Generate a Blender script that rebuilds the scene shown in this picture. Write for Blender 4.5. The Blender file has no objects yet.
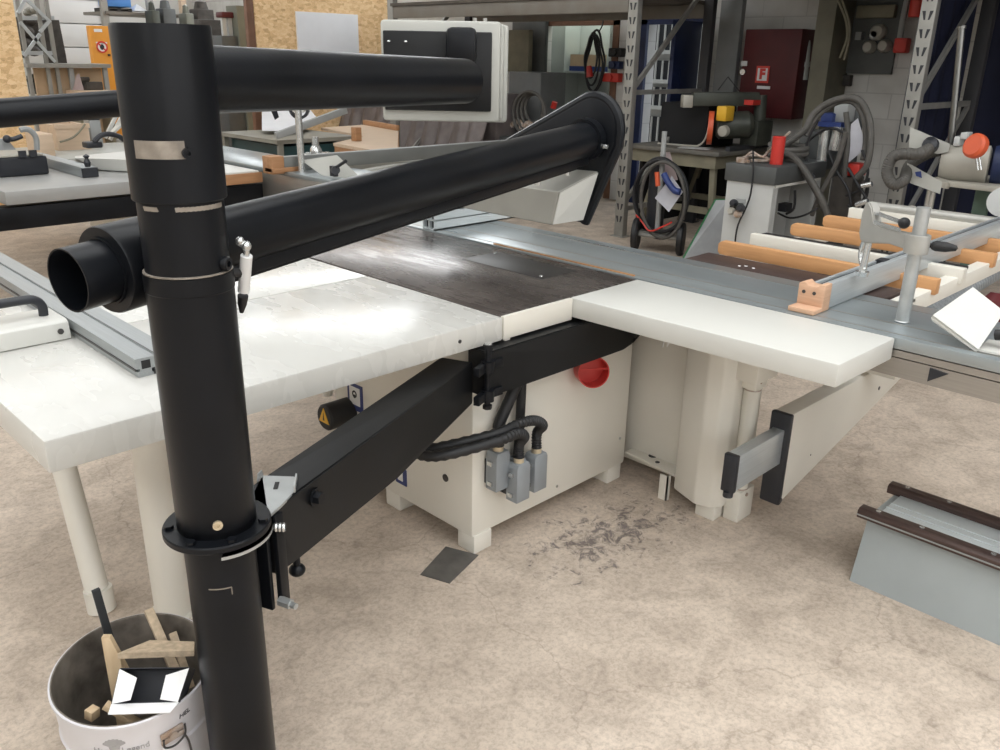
import bpy, bmesh, math, random
from mathutils import Vector, Matrix, Quaternion
random.seed(7)
SC = bpy.context.scene
COL = SC.collection
PI = math.pi

# ------------------------------------------------------------------ materials
def _nodes(name):
    m = bpy.data.materials.new(name); m.use_nodes = True
    nt = m.node_tree; b = nt.nodes['Principled BSDF']
    return m, nt, b

def mat(name, col, rough=.5, metal=0., var=.12, scale=6., bump=0., bscale=60., col2=None, stretch=None, rvar=0., detail=6., coat=0., spec=.5):
    """plain principled surface with procedural wear: colour variation + roughness variation + fine bump"""
    m, nt, b = _nodes(name); N = nt.nodes; L = nt.links
    tc = N.new('ShaderNodeTexCoord'); mp = N.new('ShaderNodeMapping')
    L.new(tc.outputs['Object'], mp.inputs['Vector'])
    if stretch: mp.inputs['Scale'].default_value = stretch
    n = N.new('ShaderNodeTexNoise'); n.inputs['Scale'].default_value = scale; n.inputs['Detail'].default_value = detail
    L.new(mp.outputs[0], n.inputs['Vector'])
    r = N.new('ShaderNodeValToRGB')
    c2 = col2 or tuple(c * (1 - var) for c in col)
    c1 = col if col2 else tuple(min(1, c * (1 + var * .6)) for c in col)
    r.color_ramp.elements[0].position = .27; r.color_ramp.elements[1].position = .73
    r.color_ramp.elements[0].color = (*c2, 1); r.color_ramp.elements[1].color = (*c1, 1)
    L.new(n.outputs['Fac'], r.inputs[0]); L.new(r.outputs[0], b.inputs['Base Color'])
    b.inputs['Metallic'].default_value = metal; b.inputs['Roughness'].default_value = rough
    b.inputs['Specular IOR Level'].default_value = spec
    if coat: b.inputs['Coat Weight'].default_value = coat
    if rvar:
        mr = N.new('ShaderNodeMapRange'); mr.inputs['To Min'].default_value = max(.02, rough - rvar); mr.inputs['To Max'].default_value = rough + rvar
        mr.inputs['From Min'].default_value = .2; mr.inputs['From Max'].default_value = .8
        L.new(n.outputs['Fac'], mr.inputs['Value']); L.new(mr.outputs[0], b.inputs['Roughness'])
    if bump:
        n2 = N.new('ShaderNodeTexNoise'); n2.inputs['Scale'].default_value = bscale; n2.inputs['Detail'].default_value = 3
        L.new(mp.outputs[0], n2.inputs['Vector'])
        bp = N.new('ShaderNodeBump'); bp.inputs['Strength'].default_value = bump; bp.inputs['Distance'].default_value = .004
        L.new(n2.outputs['Fac'], bp.inputs['Height']); L.new(bp.outputs[0], b.inputs['Normal'])
    return m

def emis(name, col, s):
    m, nt, b = _nodes(name)
    b.inputs['Base Color'].default_value = (*col, 1); b.inputs['Emission Color'].default_value = (*col, 1)
    b.inputs['Emission Strength'].default_value = s
    return m

def wood(name, c1, c2, sc=(1, 14, 14), rough=.6):
    return mat(name, c1, rough, 0, col2=c2, scale=3.5, stretch=sc, bump=.15, bscale=20)

def osb(name):
    m, nt, b = _nodes(name); N = nt.nodes; L = nt.links
    tc = N.new('ShaderNodeTexCoord'); mp = N.new('ShaderNodeMapping'); L.new(tc.outputs['Object'], mp.inputs['Vector'])
    mp.inputs['Rotation'].default_value = (.4, .5, .6); mp.inputs['Scale'].default_value = (1, 1, 1.7)
    v = N.new('ShaderNodeTexVoronoi'); v.inputs['Scale'].default_value = 17; L.new(mp.outputs[0], v.inputs['Vector'])
    n = N.new('ShaderNodeTexNoise'); n.inputs['Scale'].default_value = 22; n.inputs['Distortion'].default_value = 2.5; L.new(mp.outputs[0], n.inputs['Vector'])
    mx = N.new('ShaderNodeMix'); mx.data_type = 'FLOAT'; mx.inputs[0].default_value = .55
    L.new(v.outputs['Color'], mx.inputs[2]); L.new(n.outputs['Fac'], mx.inputs[3])
    r = N.new('ShaderNodeValToRGB'); e = r.color_ramp.elements
    e[0].position = .22; e[0].color = (.58, .35, .165, 1); e[1].position = .70; e[1].color = (.95, .70, .42, 1)
    x = r.color_ramp.elements.new(.45); x.color = (.82, .55, .28, 1)
    L.new(mx.outputs[0], r.inputs[0]); L.new(r.outputs[0], b.inputs['Base Color']); b.inputs['Roughness'].default_value = .7
    return m

def concrete(name):
    m, nt, b = _nodes(name); N = nt.nodes; L = nt.links
    tc = N.new('ShaderNodeTexCoord')
    def noise(s, d=8, dist=0., rough=.6):
        n = N.new('ShaderNodeTexNoise'); n.inputs['Scale'].default_value = s; n.inputs['Detail'].default_value = d
        n.inputs['Distortion'].default_value = dist; n.inputs['Roughness'].default_value = rough
        L.new(tc.outputs['Object'], n.inputs['Vector']); return n
    def ramp(src, p0, c0, p1, c1):
        r = N.new('ShaderNodeValToRGB'); e = r.color_ramp.elements
        e[0].position = p0; e[0].color = (*c0, 1); e[1].position = p1; e[1].color = (*c1, 1); L.new(src, r.inputs[0]); return r
    def mul(a, c, f=1.):
        x = N.new('ShaderNodeMix'); x.data_type = 'RGBA'; x.blend_type = 'MULTIPLY'; x.inputs[0].default_value = f
        L.new(a, x.inputs[6]); L.new(c, x.inputs[7]); return x.outputs[2]
    base = ramp(noise(.8, 9, .6).outputs['Fac'], .33, (.51, .43, .352), .68, (.65, .557, .468)).outputs[0]
    mid = ramp(noise(5.5, 9, .8).outputs['Fac'], .36, (.80, .785, .77), .60, (1.05, 1.045, 1.04)).outputs[0]
    fine = ramp(noise(48, 7, .3, .8).outputs['Fac'], .36, (.60, .585, .57), .56, (1.10, 1.09, 1.08)).outputs[0]
    c = mul(mul(base, mid), fine, .62)
    # dark grease spots gathered beside the machine foot: own shape, part of the floor
    mp = N.new('ShaderNodeMapping'); mp.inputs['Location'].default_value = (-2.33, -1.70, 0)
    L.new(tc.outputs['Object'], mp.inputs['Vector'])
    mp2 = N.new('ShaderNodeMapping'); mp2.inputs['Scale'].default_value = (1.3, 2.6, 1); L.new(mp.outputs[0], mp2.inputs['Vector'])
    ln = N.new('ShaderNodeVectorMath'); ln.operation = 'LENGTH'; L.new(mp2.outputs[0], ln.inputs[0])
    fall = N.new('ShaderNodeMapRange'); fall.inputs['From Min'].default_value = 0; fall.inputs['From Max'].default_value = 1.2
    fall.inputs['To Min'].default_value = .20; fall.inputs['To Max'].default_value = -.14; L.new(ln.outputs['Value'], fall.inputs['Value'])
    sp = noise(17, 7, 1.2, .7)
    ad = N.new('ShaderNodeMath'); ad.operation = 'ADD'; L.new(sp.outputs['Fac'], ad.inputs[0]); L.new(fall.outputs[0], ad.inputs[1])
    spots = ramp(ad.outputs[0], .61, (1, 1, 1), .72, (.36, .36, .40)).outputs[0]
    c = mul(c, spots)
    stain = ramp(noise(2.3, 5, 1.5).outputs['Fac'], .63, (1, 1, 1), .76, (.70, .69, .69)).outputs[0]
    c = mul(c, stain)
    # hairline cracks
    v = N.new('ShaderNodeTexVoronoi'); v.feature = 'DISTANCE_TO_EDGE'; v.inputs['Scale'].default_value = .55
    nd = noise(2.0, 6); am = N.new('ShaderNodeVectorMath'); am.operation = 'SCALE'; am.inputs['Scale'].default_value = .55
    L.new(nd.outputs['Color'], am.inputs[0]); av = N.new('ShaderNodeVectorMath'); av.operation = 'ADD'
    L.new(tc.outputs['Object'], av.inputs[0]); L.new(am.outputs[0], av.inputs[1]); L.new(av.outputs[0], v.inputs['Vector'])
    cr = ramp(v.outputs['Distance'], .0005, (.62, .60, .58), .0035, (1, 1, 1)).outputs[0]
    c = mul(c, cr, .55)
    L.new(c, b.inputs['Base Color']); b.inputs['Roughness'].default_value = .82
    bp = N.new('ShaderNodeBump'); bp.inputs['Strength'].default_value = .35; bp.inputs['Distance'].default_value = .006
    L.new(noise(38, 8).outputs['Fac'], bp.inputs['Height']); L.new(bp.outputs[0], b.inputs['Normal'])
    return m

def blocks(name, c=(.62, .61, .58), mortar=(.45, .44, .42), ax='x'):
    m, nt, b = _nodes(name); N = nt.nodes; L = nt.links
    tc = N.new('ShaderNodeTexCoord'); sx = N.new('ShaderNodeSeparateXYZ'); cx = N.new('ShaderNodeCombineXYZ')
    L.new(tc.outputs['Object'], sx.inputs[0]); L.new(sx.outputs['Y' if ax == 'x' else 'X'], cx.inputs[0]); L.new(sx.outputs['Z'], cx.inputs[1])
    br = N.new('ShaderNodeTexBrick'); br.inputs['Scale'].default_value = 1; br.inputs['Brick Width'].default_value = .5; br.inputs['Row Height'].default_value = .24
    br.inputs['Mortar Size'].default_value = .006; br.inputs['Color1'].default_value = (*c, 1); br.inputs['Color2'].default_value = (*[k * .93 for k in c], 1)
    br.inputs['Mortar'].default_value = (*mortar, 1); L.new(cx.outputs[0], br.inputs['Vector'])
    n = N.new('ShaderNodeTexNoise'); n.inputs['Scale'].default_value = 2.2; n.inputs['Detail'].default_value = 8; L.new(tc.outputs['Object'], n.inputs['Vector'])
    r = N.new('ShaderNodeValToRGB'); r.color_ramp.elements[0].position = .35; r.color_ramp.elements[0].color = (.74, .73, .71, 1); r.color_ramp.elements[1].position = .6
    L.new(n.outputs['Fac'], r.inputs[0])
    x = N.new('ShaderNodeMix'); x.data_type = 'RGBA'; x.blend_type = 'MULTIPLY'; x.inputs[0].default_value = .8
    L.new(br.outputs['Color'], x.inputs[6]); L.new(r.outputs[0], x.inputs[7]); L.new(x.outputs[2], b.inputs['Base Color'])
    bp = N.new('ShaderNodeBump'); bp.inputs['Strength'].default_value = .4; bp.inputs['Distance'].default_value = .01; bp.invert = True
    L.new(br.outputs['Fac'], bp.inputs['Height']); L.new(bp.outputs[0], b.inputs['Normal'])
    b.inputs['Roughness'].default_value = .75
    return m

def iron_mat(name):
    """worn cast table top: burnished streaks along the feed direction"""
    m, nt, b = _nodes(name); N = nt.nodes; L = nt.links
    tc = N.new('ShaderNodeTexCoord'); mp = N.new('ShaderNodeMapping'); mp.inputs['Scale'].default_value = (9, 1.6, 1); L.new(tc.outputs['Object'], mp.inputs['Vector'])
    n = N.new('ShaderNodeTexNoise'); n.inputs['Scale'].default_value = 2; n.inputs['Detail'].default_value = 9; n.inputs['Roughness'].default_value = .65; L.new(mp.outputs[0], n.inputs['Vector'])
    n2 = N.new('ShaderNodeTexNoise'); n2.inputs['Scale'].default_value = 3.2; n2.inputs['Detail'].default_value = 6; L.new(tc.outputs['Object'], n2.inputs['Vector'])
    r = N.new('ShaderNodeValToRGB'); e = r.color_ramp.elements; e[0].position = .3; e[0].color = (.075, .063, .058, 1); e[1].position = .7; e[1].color = (.18, .155, .142, 1)
    L.new(n2.outputs['Fac'], r.inputs[0]); L.new(r.outputs[0], b.inputs['Base Color'])
    mr = N.new('ShaderNodeMapRange'); mr.inputs['From Min'].default_value = .3; mr.inputs['From Max'].default_value = .7; mr.inputs['To Min'].default_value = .18; mr.inputs['To Max'].default_value = .36
    L.new(n.outputs['Fac'], mr.inputs['Value']); L.new(mr.outputs[0], b.inputs['Roughness'])
    b.inputs['Metallic'].default_value = .55; b.inputs['Specular IOR Level'].default_value = .6
    bp = N.new('ShaderNodeBump'); bp.inputs['Strength'].default_value = .08; bp.inputs['Distance'].default_value = .003
    L.new(n.outputs['Fac'], bp.inputs['Height']); L.new(bp.outputs[0], b.inputs['Normal'])
    return m

M = {}
M['concrete'] = concrete('concrete_floor')
M['white_table'] = mat('white_hammered_paint', (.615, .607, .57), .27, var=0., scale=6, bump=0., rvar=.07, detail=2, stretch=(2.5, 1, 1))
M['white'] = mat('cream_white_paint', (.76, .73, .655), .42, var=.05, scale=3, bump=.05, bscale=120)
M['white_lam'] = mat('white_laminate', (.625, .62, .58), .40, var=.03, scale=2, bump=.04, bscale=200)
M['black'] = mat('black_satin_paint', (.0062, .0072, .0095), .36, var=.35, scale=5, bump=.04, bscale=90, rvar=.05, spec=.24)
M['black_plate'] = mat('black_arm_paint', (.009, .0095, .0105), .42, var=.3, scale=6, bump=.04, bscale=90, rvar=.05, spec=.3)
M['iron'] = iron_mat('burnished_iron')
M['iron_dark'] = mat('dark_insert_plate', (.06, .056, .054), .42, .3, var=.2, scale=9)
M['alu'] = mat('brushed_aluminium', (.53, .565, .58), .34, .45, var=.08, scale=5, stretch=(1, 40, 40), bump=.03)
M['alu_y'] = mat('brushed_aluminium_rail', (.37, .39, .395), .40, .5, var=.10, scale=5, stretch=(40, 1, 40), bump=.03)
M['slide'] = mat('anodised_slide', (.37, .41, .425), .30, .6, var=.10, scale=3, stretch=(10, .5, 1), rvar=.04, detail=3)
M['slide_side'] = mat('slide_side', (.42, .40, .37), .36, .75, var=.08, scale=4, stretch=(40, 1, 40))
M['steel'] = mat('bright_steel', (.66, .67, .66), .25, .8, var=.10, scale=8)
M['chrome'] = mat('chrome_post', (.20, .20, .19), .32, 1., var=.2)
M['fire_dark'] = mat('dark_red_paint', (.16, .02, .025), .45)
M['hood_grey'] = mat('hood_sheet_grey', (.36, .35, .315), .38, .1, var=.06)
M['cast'] = mat('cast_grey_paint', (.43, .42, .39), .38, .3, var=.12, scale=9, bump=.08)
M['zinc'] = mat('zinc_plate', (.52, .54, .54), .33, .6, var=.18, scale=14)
M['pale_metal'] = mat('bare_worn_metal', (.33, .29, .245), .5, .4, var=.45, scale=30)
M['cream_grey'] = mat('cream_grey_paint', (.44, .44, .405), .45, var=.04)
M['greypaint'] = mat('grey_paint', (.34, .35, .345), .45, var=.08, scale=4)
M['connector'] = mat('connector_grey', (.30, .325, .345), .45, .2, var=.08, scale=12)
M['rubber'] = mat('black_rubber', (.012, .012, .013), .55, var=.2, scale=12)
M['plastic'] = mat('black_plastic', (.022, .024, .030), .45, var=.12, scale=12)
M['red'] = mat('red_plastic', (.55, .035, .025), .36, var=.08, scale=9)
M['brown_rail'] = mat('dark_brown_rail', (.085, .055, .048), .42, .3, var=.25, scale=12, stretch=(8, 1, 8))
M['sheet_grey'] = mat('grey_blue_sheet', (.37, .405, .41), .38, .15, var=.10, scale=4, rvar=.08)
M['sheet_pale'] = mat('pale_blue_sheet', (.62, .67, .68), .35, .1, var=.08, scale=4)
M['beech'] = wood('beech_strip', (.66, .35, .155), (.53, .27, .115), (14, 1, 14), .5)
M['beech_end'] = mat('plywood_end', (.68, .43, .28), .6, col2=(.55, .33, .21), scale=6, stretch=(1, 1, 14))
M['brass'] = mat('brass_gland', (.66, .56, .40), .4, .6)
M['zincbox'] = mat('bucket_inside', (.36, .32, .275), .40, .4, col2=(.10, .085, .07), scale=14, rvar=.12, bump=.2, bscale=30)
M['bucket'] = mat('bucket_paint', (.66, .645, .665), .45, .05, var=.1, scale=6)
M['rust'] = mat('rusty_latch', (.32, .20, .12), .6, .5, col2=(.55, .50, .46), scale=30)
M['chip'] = mat('chipboard', (.60, .47, .33), .8, var=.3, scale=60, bump=.3, bscale=90)
M['softwood'] = wood('softwood', (.69, .53, .34), (.57, .41, .25), (12, 12, 1.2))
M['card_white'] = mat('white_card', (.86, .855, .85), .55, var=.03)
M['card_black'] = mat('black_card', (.02, .022, .028), .6, var=.2)
M['plate_grey'] = mat('grey_scrap_sheet', (.135, .128, .118), .5, .3, var=.3, scale=14)
M['foam'] = mat('dark_grey_foam', (.032, .034, .036), .8, var=.2)
M['label_white'] = mat('label_white', (.75, .75, .74), .5, var=.03)
M['label_blue'] = mat('label_blue', (.035, .05, .17), .45, var=.05)
M['yellow'] = mat('warning_yellow', (.75, .43, .03), .45, var=.05)
M['ink'] = mat('black_ink', (.02, .02, .025), .6, var=.05)
M['ink_grey'] = mat('faded_print', (.37, .36, .36), .6, var=.15, scale=30)

# ------------------------------------------------------------------ mesh builder
class MB:
    def __init__(s): s.bm = bmesh.new()
    def _merge(s, t):
        me = bpy.data.meshes.new('t'); t.to_mesh(me); t.free(); s.bm.from_mesh(me); bpy.data.meshes.remove(me); return s
    def box(s, x0, x1, y0, y1, z0, z1, bev=0., mt=None):
        t = bmesh.new(); bmesh.ops.create_cube(t, size=1)
        for v in t.verts:
            v.co = Vector(((x0 + x1) / 2 + v.co.x * (x1 - x0), (y0 + y1) / 2 + v.co.y * (y1 - y0), (z0 + z1) / 2 + v.co.z * (z1 - z0)))
        if bev: bmesh.ops.bevel(t, geom=t.edges[:], offset=bev, segments=2, affect='EDGES', profile=.5)
        if mt is not None: bmesh.ops.transform(t, matrix=mt, verts=t.verts)
        return s._merge(t)
    def obox(s, c, size, rz=0., rx=0., ry=0., bev=0.):
        mt = Matrix.Translation(c) @ Matrix.Rotation(rz, 4, 'Z') @ Matrix.Rotation(ry, 4, 'Y') @ Matrix.Rotation(rx, 4, 'X')
        a, b, c2 = [k / 2 for k in size]
        return s.box(-a, a, -b, b, -c2, c2, bev, mt)
    def bar(s, p, q, w, h, bev=0., up=(0, 0, 1)):
        """rectangular bar from p to q, w across, h along up"""
        p, q = Vector(p), Vector(q); d = q - p; l = d.length; d.normalize(); u = Vector(up)
        if abs(d.dot(u)) > .98: u = Vector((1, 0, 0))
        x = d.cross(u).normalized(); u = x.cross(d)
        mt = Matrix((( d.x, x.x, u.x, (p.x + q.x) / 2), (d.y, x.y, u.y, (p.y + q.y) / 2), (d.z, x.z, u.z, (p.z + q.z) / 2), (0, 0, 0, 1)))
        return s.box(-l / 2, l / 2, -w / 2, w / 2, -h / 2, h / 2, bev, mt)
    def cyl(s, p, q, r, r2=None, seg=24, cap=True):
        p, q = Vector(p), Vector(q); d = q - p
        t = bmesh.new(); bmesh.ops.create_cone(t, cap_ends=cap, segments=seg, radius1=r, radius2=r if r2 is None else r2, depth=d.length)
        mt = Matrix.Translation((p + q) / 2) @ d.to_track_quat('Z', 'Y').to_matrix().to_4x4()
        bmesh.ops.transform(t, matrix=mt, verts=t.verts); return s._merge(t)
    def pipe(s, p, q, r, ri, seg=40):
        """open tube with wall thickness"""
        p, q = Vector(p), Vector(q); d = q - p; l = d.length
        return s.lathe([(ri, 0), (r, 0), (r, l), (ri, l)], p, d, seg, True)
    def lathe(s, prof, c=(0, 0, 0), axis=(0, 0, 1), seg=32, closed=False):
        t = bmesh.new(); rot = Vector(axis).to_track_quat('Z', 'Y').to_matrix(); c = Vector(c); rings = []
        for r, z in prof:
            if r < 1e-6: rings.append([t.verts.new(c + rot @ Vector((0, 0, z)))])
            else: rings.append([t.verts.new(c + rot @ Vector((r * math.cos(2 * PI * i / seg), r * math.sin(2 * PI * i / seg), z))) for i in range(seg)])
        n = len(rings)
        for k in range(n if closed else n - 1):
            a, b = rings[k], rings[(k + 1) % n]
            if len(a) == 1 and len(b) == 1: continue
            for i in range(seg):
                j = (i + 1) % seg
                if len(a) == 1: t.faces.new((a[0], b[j], b[i]))
                elif len(b) == 1: t.faces.new((a[i], a[j], b[0]))
                else: t.faces.new((a[i], a[j], b[j], b[i]))
        bmesh.ops.recalc_face_normals(t, faces=t.faces); return s._merge(t)
    def tube(s, pts, r, seg=10, smooth=4, cap=True, closed=False):
        pts = [Vector(p) for p in pts]
        if smooth: pts = spline(pts, smooth, closed)
        t = bmesh.new(); n = len(pts); rings = []; u = None
        for i, p in enumerate(pts):
            a = pts[(i - 1) % n] if closed else pts[max(0, i - 1)]; b = pts[(i + 1) % n] if closed else pts[min(n - 1, i + 1)]
            d = (b - a).normalized()
            if u is None: u = d.orthogonal().normalized()
            u = (u - d * u.dot(d)).normalized(); w = d.cross(u); rr = r[i] if isinstance(r, list) else r
            rings.append([t.verts.new(p + rr * (u * math.cos(2 * PI * k / seg) + w * math.sin(2 * PI * k / seg))) for k in range(seg)])
        for i in range(n if closed else n - 1):
            A, B = rings[i], rings[(i + 1) % n]
            for k in range(seg): t.faces.new((A[k], A[(k + 1) % seg], B[(k + 1) % seg], B[k]))
        if cap and not closed: t.faces.new(rings[0][::-1]); t.faces.new(rings[-1])
        bmesh.ops.recalc_face_normals(t, faces=t.faces); return s._merge(t)
    def prism(s, poly, lo, hi, plane='xy', bev=0., seg=2):
        """poly in the plane, extruded lo..hi on the third axis"""
        t = bmesh.new()
        def P(a, b, c): return {'xy': (a, b, c), 'xz': (a, c, b), 'yz': (c, a, b)}[plane]
        A = [t.verts.new(P(a, b, lo)) for a, b in poly]; B = [t.verts.new(P(a, b, hi)) for a, b in poly]
        t.faces.new(A[::-1]); t.faces.new(B); n = len(poly)
        for i in range(n): t.faces.new((A[i], A[(i + 1) % n], B[(i + 1) % n], B[i]))
        bmesh.ops.recalc_face_normals(t, faces=t.faces)
        if bev: bmesh.ops.bevel(t, geom=t.edges[:], offset=bev, segments=seg, affect='EDGES', profile=.5)
        return s._merge(t)
    def solid(s, quad, thick):
        """a plate: 3-D polygon given thickness along its normal"""
        t = bmesh.new(); V = [Vector(q) for q in quad]; n = (V[1] - V[0]).cross(V[-1] - V[0]).normalized() * thick
        A = [t.verts.new(v) for v in V]; B = [t.verts.new(v + n) for v in V]; k = len(V)
        t.faces.new(A[::-1]); t.faces.new(B)
        for i in range(k): t.faces.new((A[i], A[(i + 1) % k], B[(i + 1) % k], B[i]))
        bmesh.ops.recalc_face_normals(t, faces=t.faces); return s._merge(t)
    def hull(s, pts):
        t = bmesh.new()
        for p in pts: t.verts.new(p)
        bmesh.ops.convex_hull(t, input=t.verts); bmesh.ops.recalc_face_normals(t, faces=t.faces); return s._merge(t)
    def sphere(s, c, r, sx=1, sy=1, sz=1, seg=16):
        t = bmesh.new(); bmesh.ops.create_uvsphere(t, u_segments=seg, v_segments=seg // 2 + 2, radius=r)
        for v in t.verts: v.co = Vector((v.co.x * sx, v.co.y * sy, v.co.z * sz)) + Vector(c)
        return s._merge(t)
    def grid(s, f, nu, nv):
        t = bmesh.new(); G = [[t.verts.new(f(i / nu, j / nv)) for j in range(nv + 1)] for i in range(nu + 1)]
        for i in range(nu):
            for j in range(nv): t.faces.new((G[i][j], G[i + 1][j], G[i + 1][j + 1], G[i][j + 1]))
        return s._merge(t)
    def xf(s, mt): bmesh.ops.transform(s.bm, matrix=mt, verts=s.bm.verts); return s
    def build(s, name, material, parent=None, label=None, base=None, kind=None, sharp=32):
        base = Vector(base) if base is not None else (BASE[parent.name] if parent else Vector((0, 0, 0)))
        bm = s.bm
        for v in bm.verts: v.co -= base
        lim = math.radians(sharp)
        for f in bm.faces: f.smooth = True
        for e in bm.edges:
            if len(e.link_faces) == 2:
                if e.calc_face_angle(0) > lim: e.smooth = False
            else: e.smooth = False
        me = bpy.data.meshes.new(name); bm.to_mesh(me); bm.free()
        me.materials.append(M[material] if isinstance(material, str) else material)
        o = bpy.data.objects.new(name, me); COL.objects.link(o)
        if parent: o.parent = parent; o.location = (0, 0, 0)
        else: o.location = base
        BASE[o.name] = base
        if label: o['label'] = label
        if kind: o['kind'] = kind
        return o
BASE = {}

def spline(P, k, closed=False):
    n = len(P)
    if n < 3: return P
    out = []
    for i in range(n if closed else n - 1):
        p0 = P[(i - 1) % n] if closed else P[max(0, i - 1)]; p1 = P[i]; p2 = P[(i + 1) % n]; p3 = P[(i + 2) % n] if closed else P[min(n - 1, i + 2)]
        for j in range(k):
            t = j / k
            out.append(.5 * ((2 * p1) + (p2 - p0) * t + (2 * p0 - 5 * p1 + 4 * p2 - p3) * t * t + (3 * p1 - p0 - 3 * p2 + p3) * t ** 3))
    if not closed: out.append(P[-1])
    return out

def tag(o, label, cat, group=None):
    o['label'] = label; o['category'] = cat
    if group: o['group'] = group
    return o
def thing(name, label, cat, base, group=None):
    o = bpy.data.objects.new(name, None); COL.objects.link(o); o.location = base; o.empty_display_size = .1
    BASE[o.name] = Vector(base); return tag(o, label, cat, group)
def solo(name, mb, material, label, cat, group=None, sharp=32):
    xs = [v.co for v in mb.bm.verts]; n = len(xs)
    c = sum(xs, Vector()) / n; base = Vector((c.x, c.y, min(v.z for v in xs)))
    return tag(mb.build(name, material, None, base=base, sharp=sharp), label, cat, group)
def struct(name, mb, material, parent=None):
    o = mb.build(name, material, parent)
    if not parent: o['kind'] = 'structure'
    return o
def text_mesh(body, size, depth=.0004, shear=0., bold=0.):
    cu = bpy.data.curves.new('lettering', 'FONT'); cu.body = body; cu.size = size; cu.extrude = depth; cu.align_x = 'CENTER'; cu.align_y = 'CENTER'; cu.shear = shear; cu.offset = bold
    o = bpy.data.objects.new('lettering', cu); COL.objects.link(o)
    dg = bpy.context.evaluated_depsgraph_get(); me = bpy.data.meshes.new_from_object(o.evaluated_get(dg))
    bpy.data.objects.remove(o); bpy.data.curves.remove(cu)
    mb = MB(); mb.bm.from_mesh(me); bpy.data.meshes.remove(me); return mb
def frame(o, x, y):
    """matrix with local x -> x, local y -> y, z -> x cross y"""
    x, y, o = Vector(x).normalized(), Vector(y).normalized(), Vector(o); z = x.cross(y)
    return Matrix(((x.x, y.x, z.x, o.x), (x.y, y.y, z.y, o.y), (x.z, y.z, z.z, o.z), (0, 0, 0, 1)))
def screw(mb, p, d, r=.006, h=.004):
    p, d = Vector(p), Vector(d).normalized(); mb.cyl(p, p + d * h, r, r * .8, 12); return mb

# ------------------------------------------------------------------ camera
cam_d = bpy.data.cameras.new('camera'); cam = bpy.data.objects.new('camera', cam_d); COL.objects.link(cam); SC.camera = cam
cam_d.sensor_fit = 'HORIZONTAL'; cam_d.sensor_width = 36; cam_d.lens = 846 / 1000 * 36; cam_d.clip_start = .02; cam_d.clip_end = 200
RT, UP, FW = Vector((0.70995, -0.70403, 0.01769)), Vector((0.23661, 0.26210, 0.93558)), Vector((0.66331, 0.66003, -0.35266))
cam.matrix_world = Matrix(((RT.x, UP.x, -FW.x, 0), (RT.y, UP.y, -FW.y, 0), (RT.z, UP.z, -FW.z, 1.72), (0, 0, 0, 1)))
SC.view_settings.view_transform = 'Standard'; SC.view_settings.look = 'None'; SC.view_settings.gamma = 1; SC.view_settings.use_curve_mapping = False
EYE = Vector((0, 0, 1.72))
def _ray(u, v): return FW + RT * ((u - 500) / 846) - UP * ((v - 375) / 846)
# survey helpers: where the sight line through photo point (u, v) meets the plane x, y or z = c of the hall
def PX(u, v, c): d = _ray(u, v); return tuple(EYE + d * (c / d.x))
def PY(u, v, c): d = _ray(u, v); return tuple(EYE + d * (c / d.y))
def PZ(u, v, c): d = _ray(u, v); return tuple(EYE + d * ((c - 1.72) / d.z))
def RX(a, b, c, d, x): m = (b + d) / 2; n = (a + c) / 2; return (PX(c, m, x)[1], PX(a, m, x)[1], PX(n, d, x)[2], PX(n, b, x)[2])
def RY(a, b, c, d, y): m = (b + d) / 2; n = (a + c) / 2; return (PY(a, m, y)[0], PY(c, m, y)[0], PY(n, d, y)[2], PY(n, b, y)[2])


# ================================================================== THE NEAR PANEL SAW
saw = thing('panel_saw', 'large white sliding panel saw with worn iron table and long cream extension table', 'saw', (2.3, 2.4, 0))
o = MB().box(1.922, 2.668, 1.912, 3.75, .838, .910, .004).build('iron_table', 'iron', saw)
mb = MB().box(2.39, 2.60, 2.155, 2.62, .905, .9115, .001); mb.build('blade_insert', 'iron_dark', saw, 'dark rectangular plate let into the iron table')
mb = MB()
for p in ((2.42, 2.19), (2.57, 2.60)): mb.cyl((p[0], p[1], .911), (p[0], p[1], .914), .009, .007, 12)
mb.build('screw', 'steel', saw)
MB().box(1.917, 2.268, 1.894, 1.911, .830, .9105, .003).box(1.93, 1.955, 1.90, 1.91, .812, .832).build('table_apron', 'white', saw)
w = MB(); w.box(.486, 1.914, 1.895, 2.636, .828, .910, .007); w.build('extension_table', 'white_table', saw)
mb = MB(); mb.box(.486, 1.914, 2.640, 3.20, .828, .910, .007); mb.build('extension_table', 'white_table', saw)
mb = MB(); mb.cyl((1.72, 1.8955, .868), (1.72, 1.893, .868), .007, seg=6); mb.build('bolt_hole', 'rubber', saw)
# table that runs forward beside the slide
MB().prism([(2.270, 1.893), (2.302, .922), (2.684, .914), (2.672, 1.9105), (2.270, 1.9105)], .838, .911, 'xy', .006).build('side_table', 'white_lam', saw)
# machine cabinet
cab = MB().box(1.837, 2.745, 1.957, 2.80, .07, .838, .008).build('cabinet', 'white', saw)
for i, (x, y) in enumerate(((1.842, 1.950), (1.842, 2.385), (2.64, 1.962), (2.64, 2.70))):
    MB().box(x, x + .09, y, y + .09, 0, .075, .004).build('foot', 'white', saw)
mb = MB(); mb.box(1.833, 1.839, 2.60, 2.70, .36, .475, 0); mb.build('label', 'label_blue', cab, 'blue and white maker label')
mb = MB(); mb.box(1.8315, 1.8335, 2.615, 2.685, .385, .462, 0); mb.build('label_field', 'label_white', cab)
mb = MB(); mb.lathe([(.008, -.0005), (.016, -.0005), (.016, .0012), (.008, .0012)], (1.8315, 2.65, .432), (1, 0, 0), 14, True); mb.box(1.8305, 1.832, 2.645, 2.655, .415, .43); mb.build('emblem', 'ink', cab)
mb = MB(); mb.box(1.833, 1.839, 2.33, 2.395, .135, .205); mb.build('label', 'label_blue', cab, 'small blue pictogram label low on the side')
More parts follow.
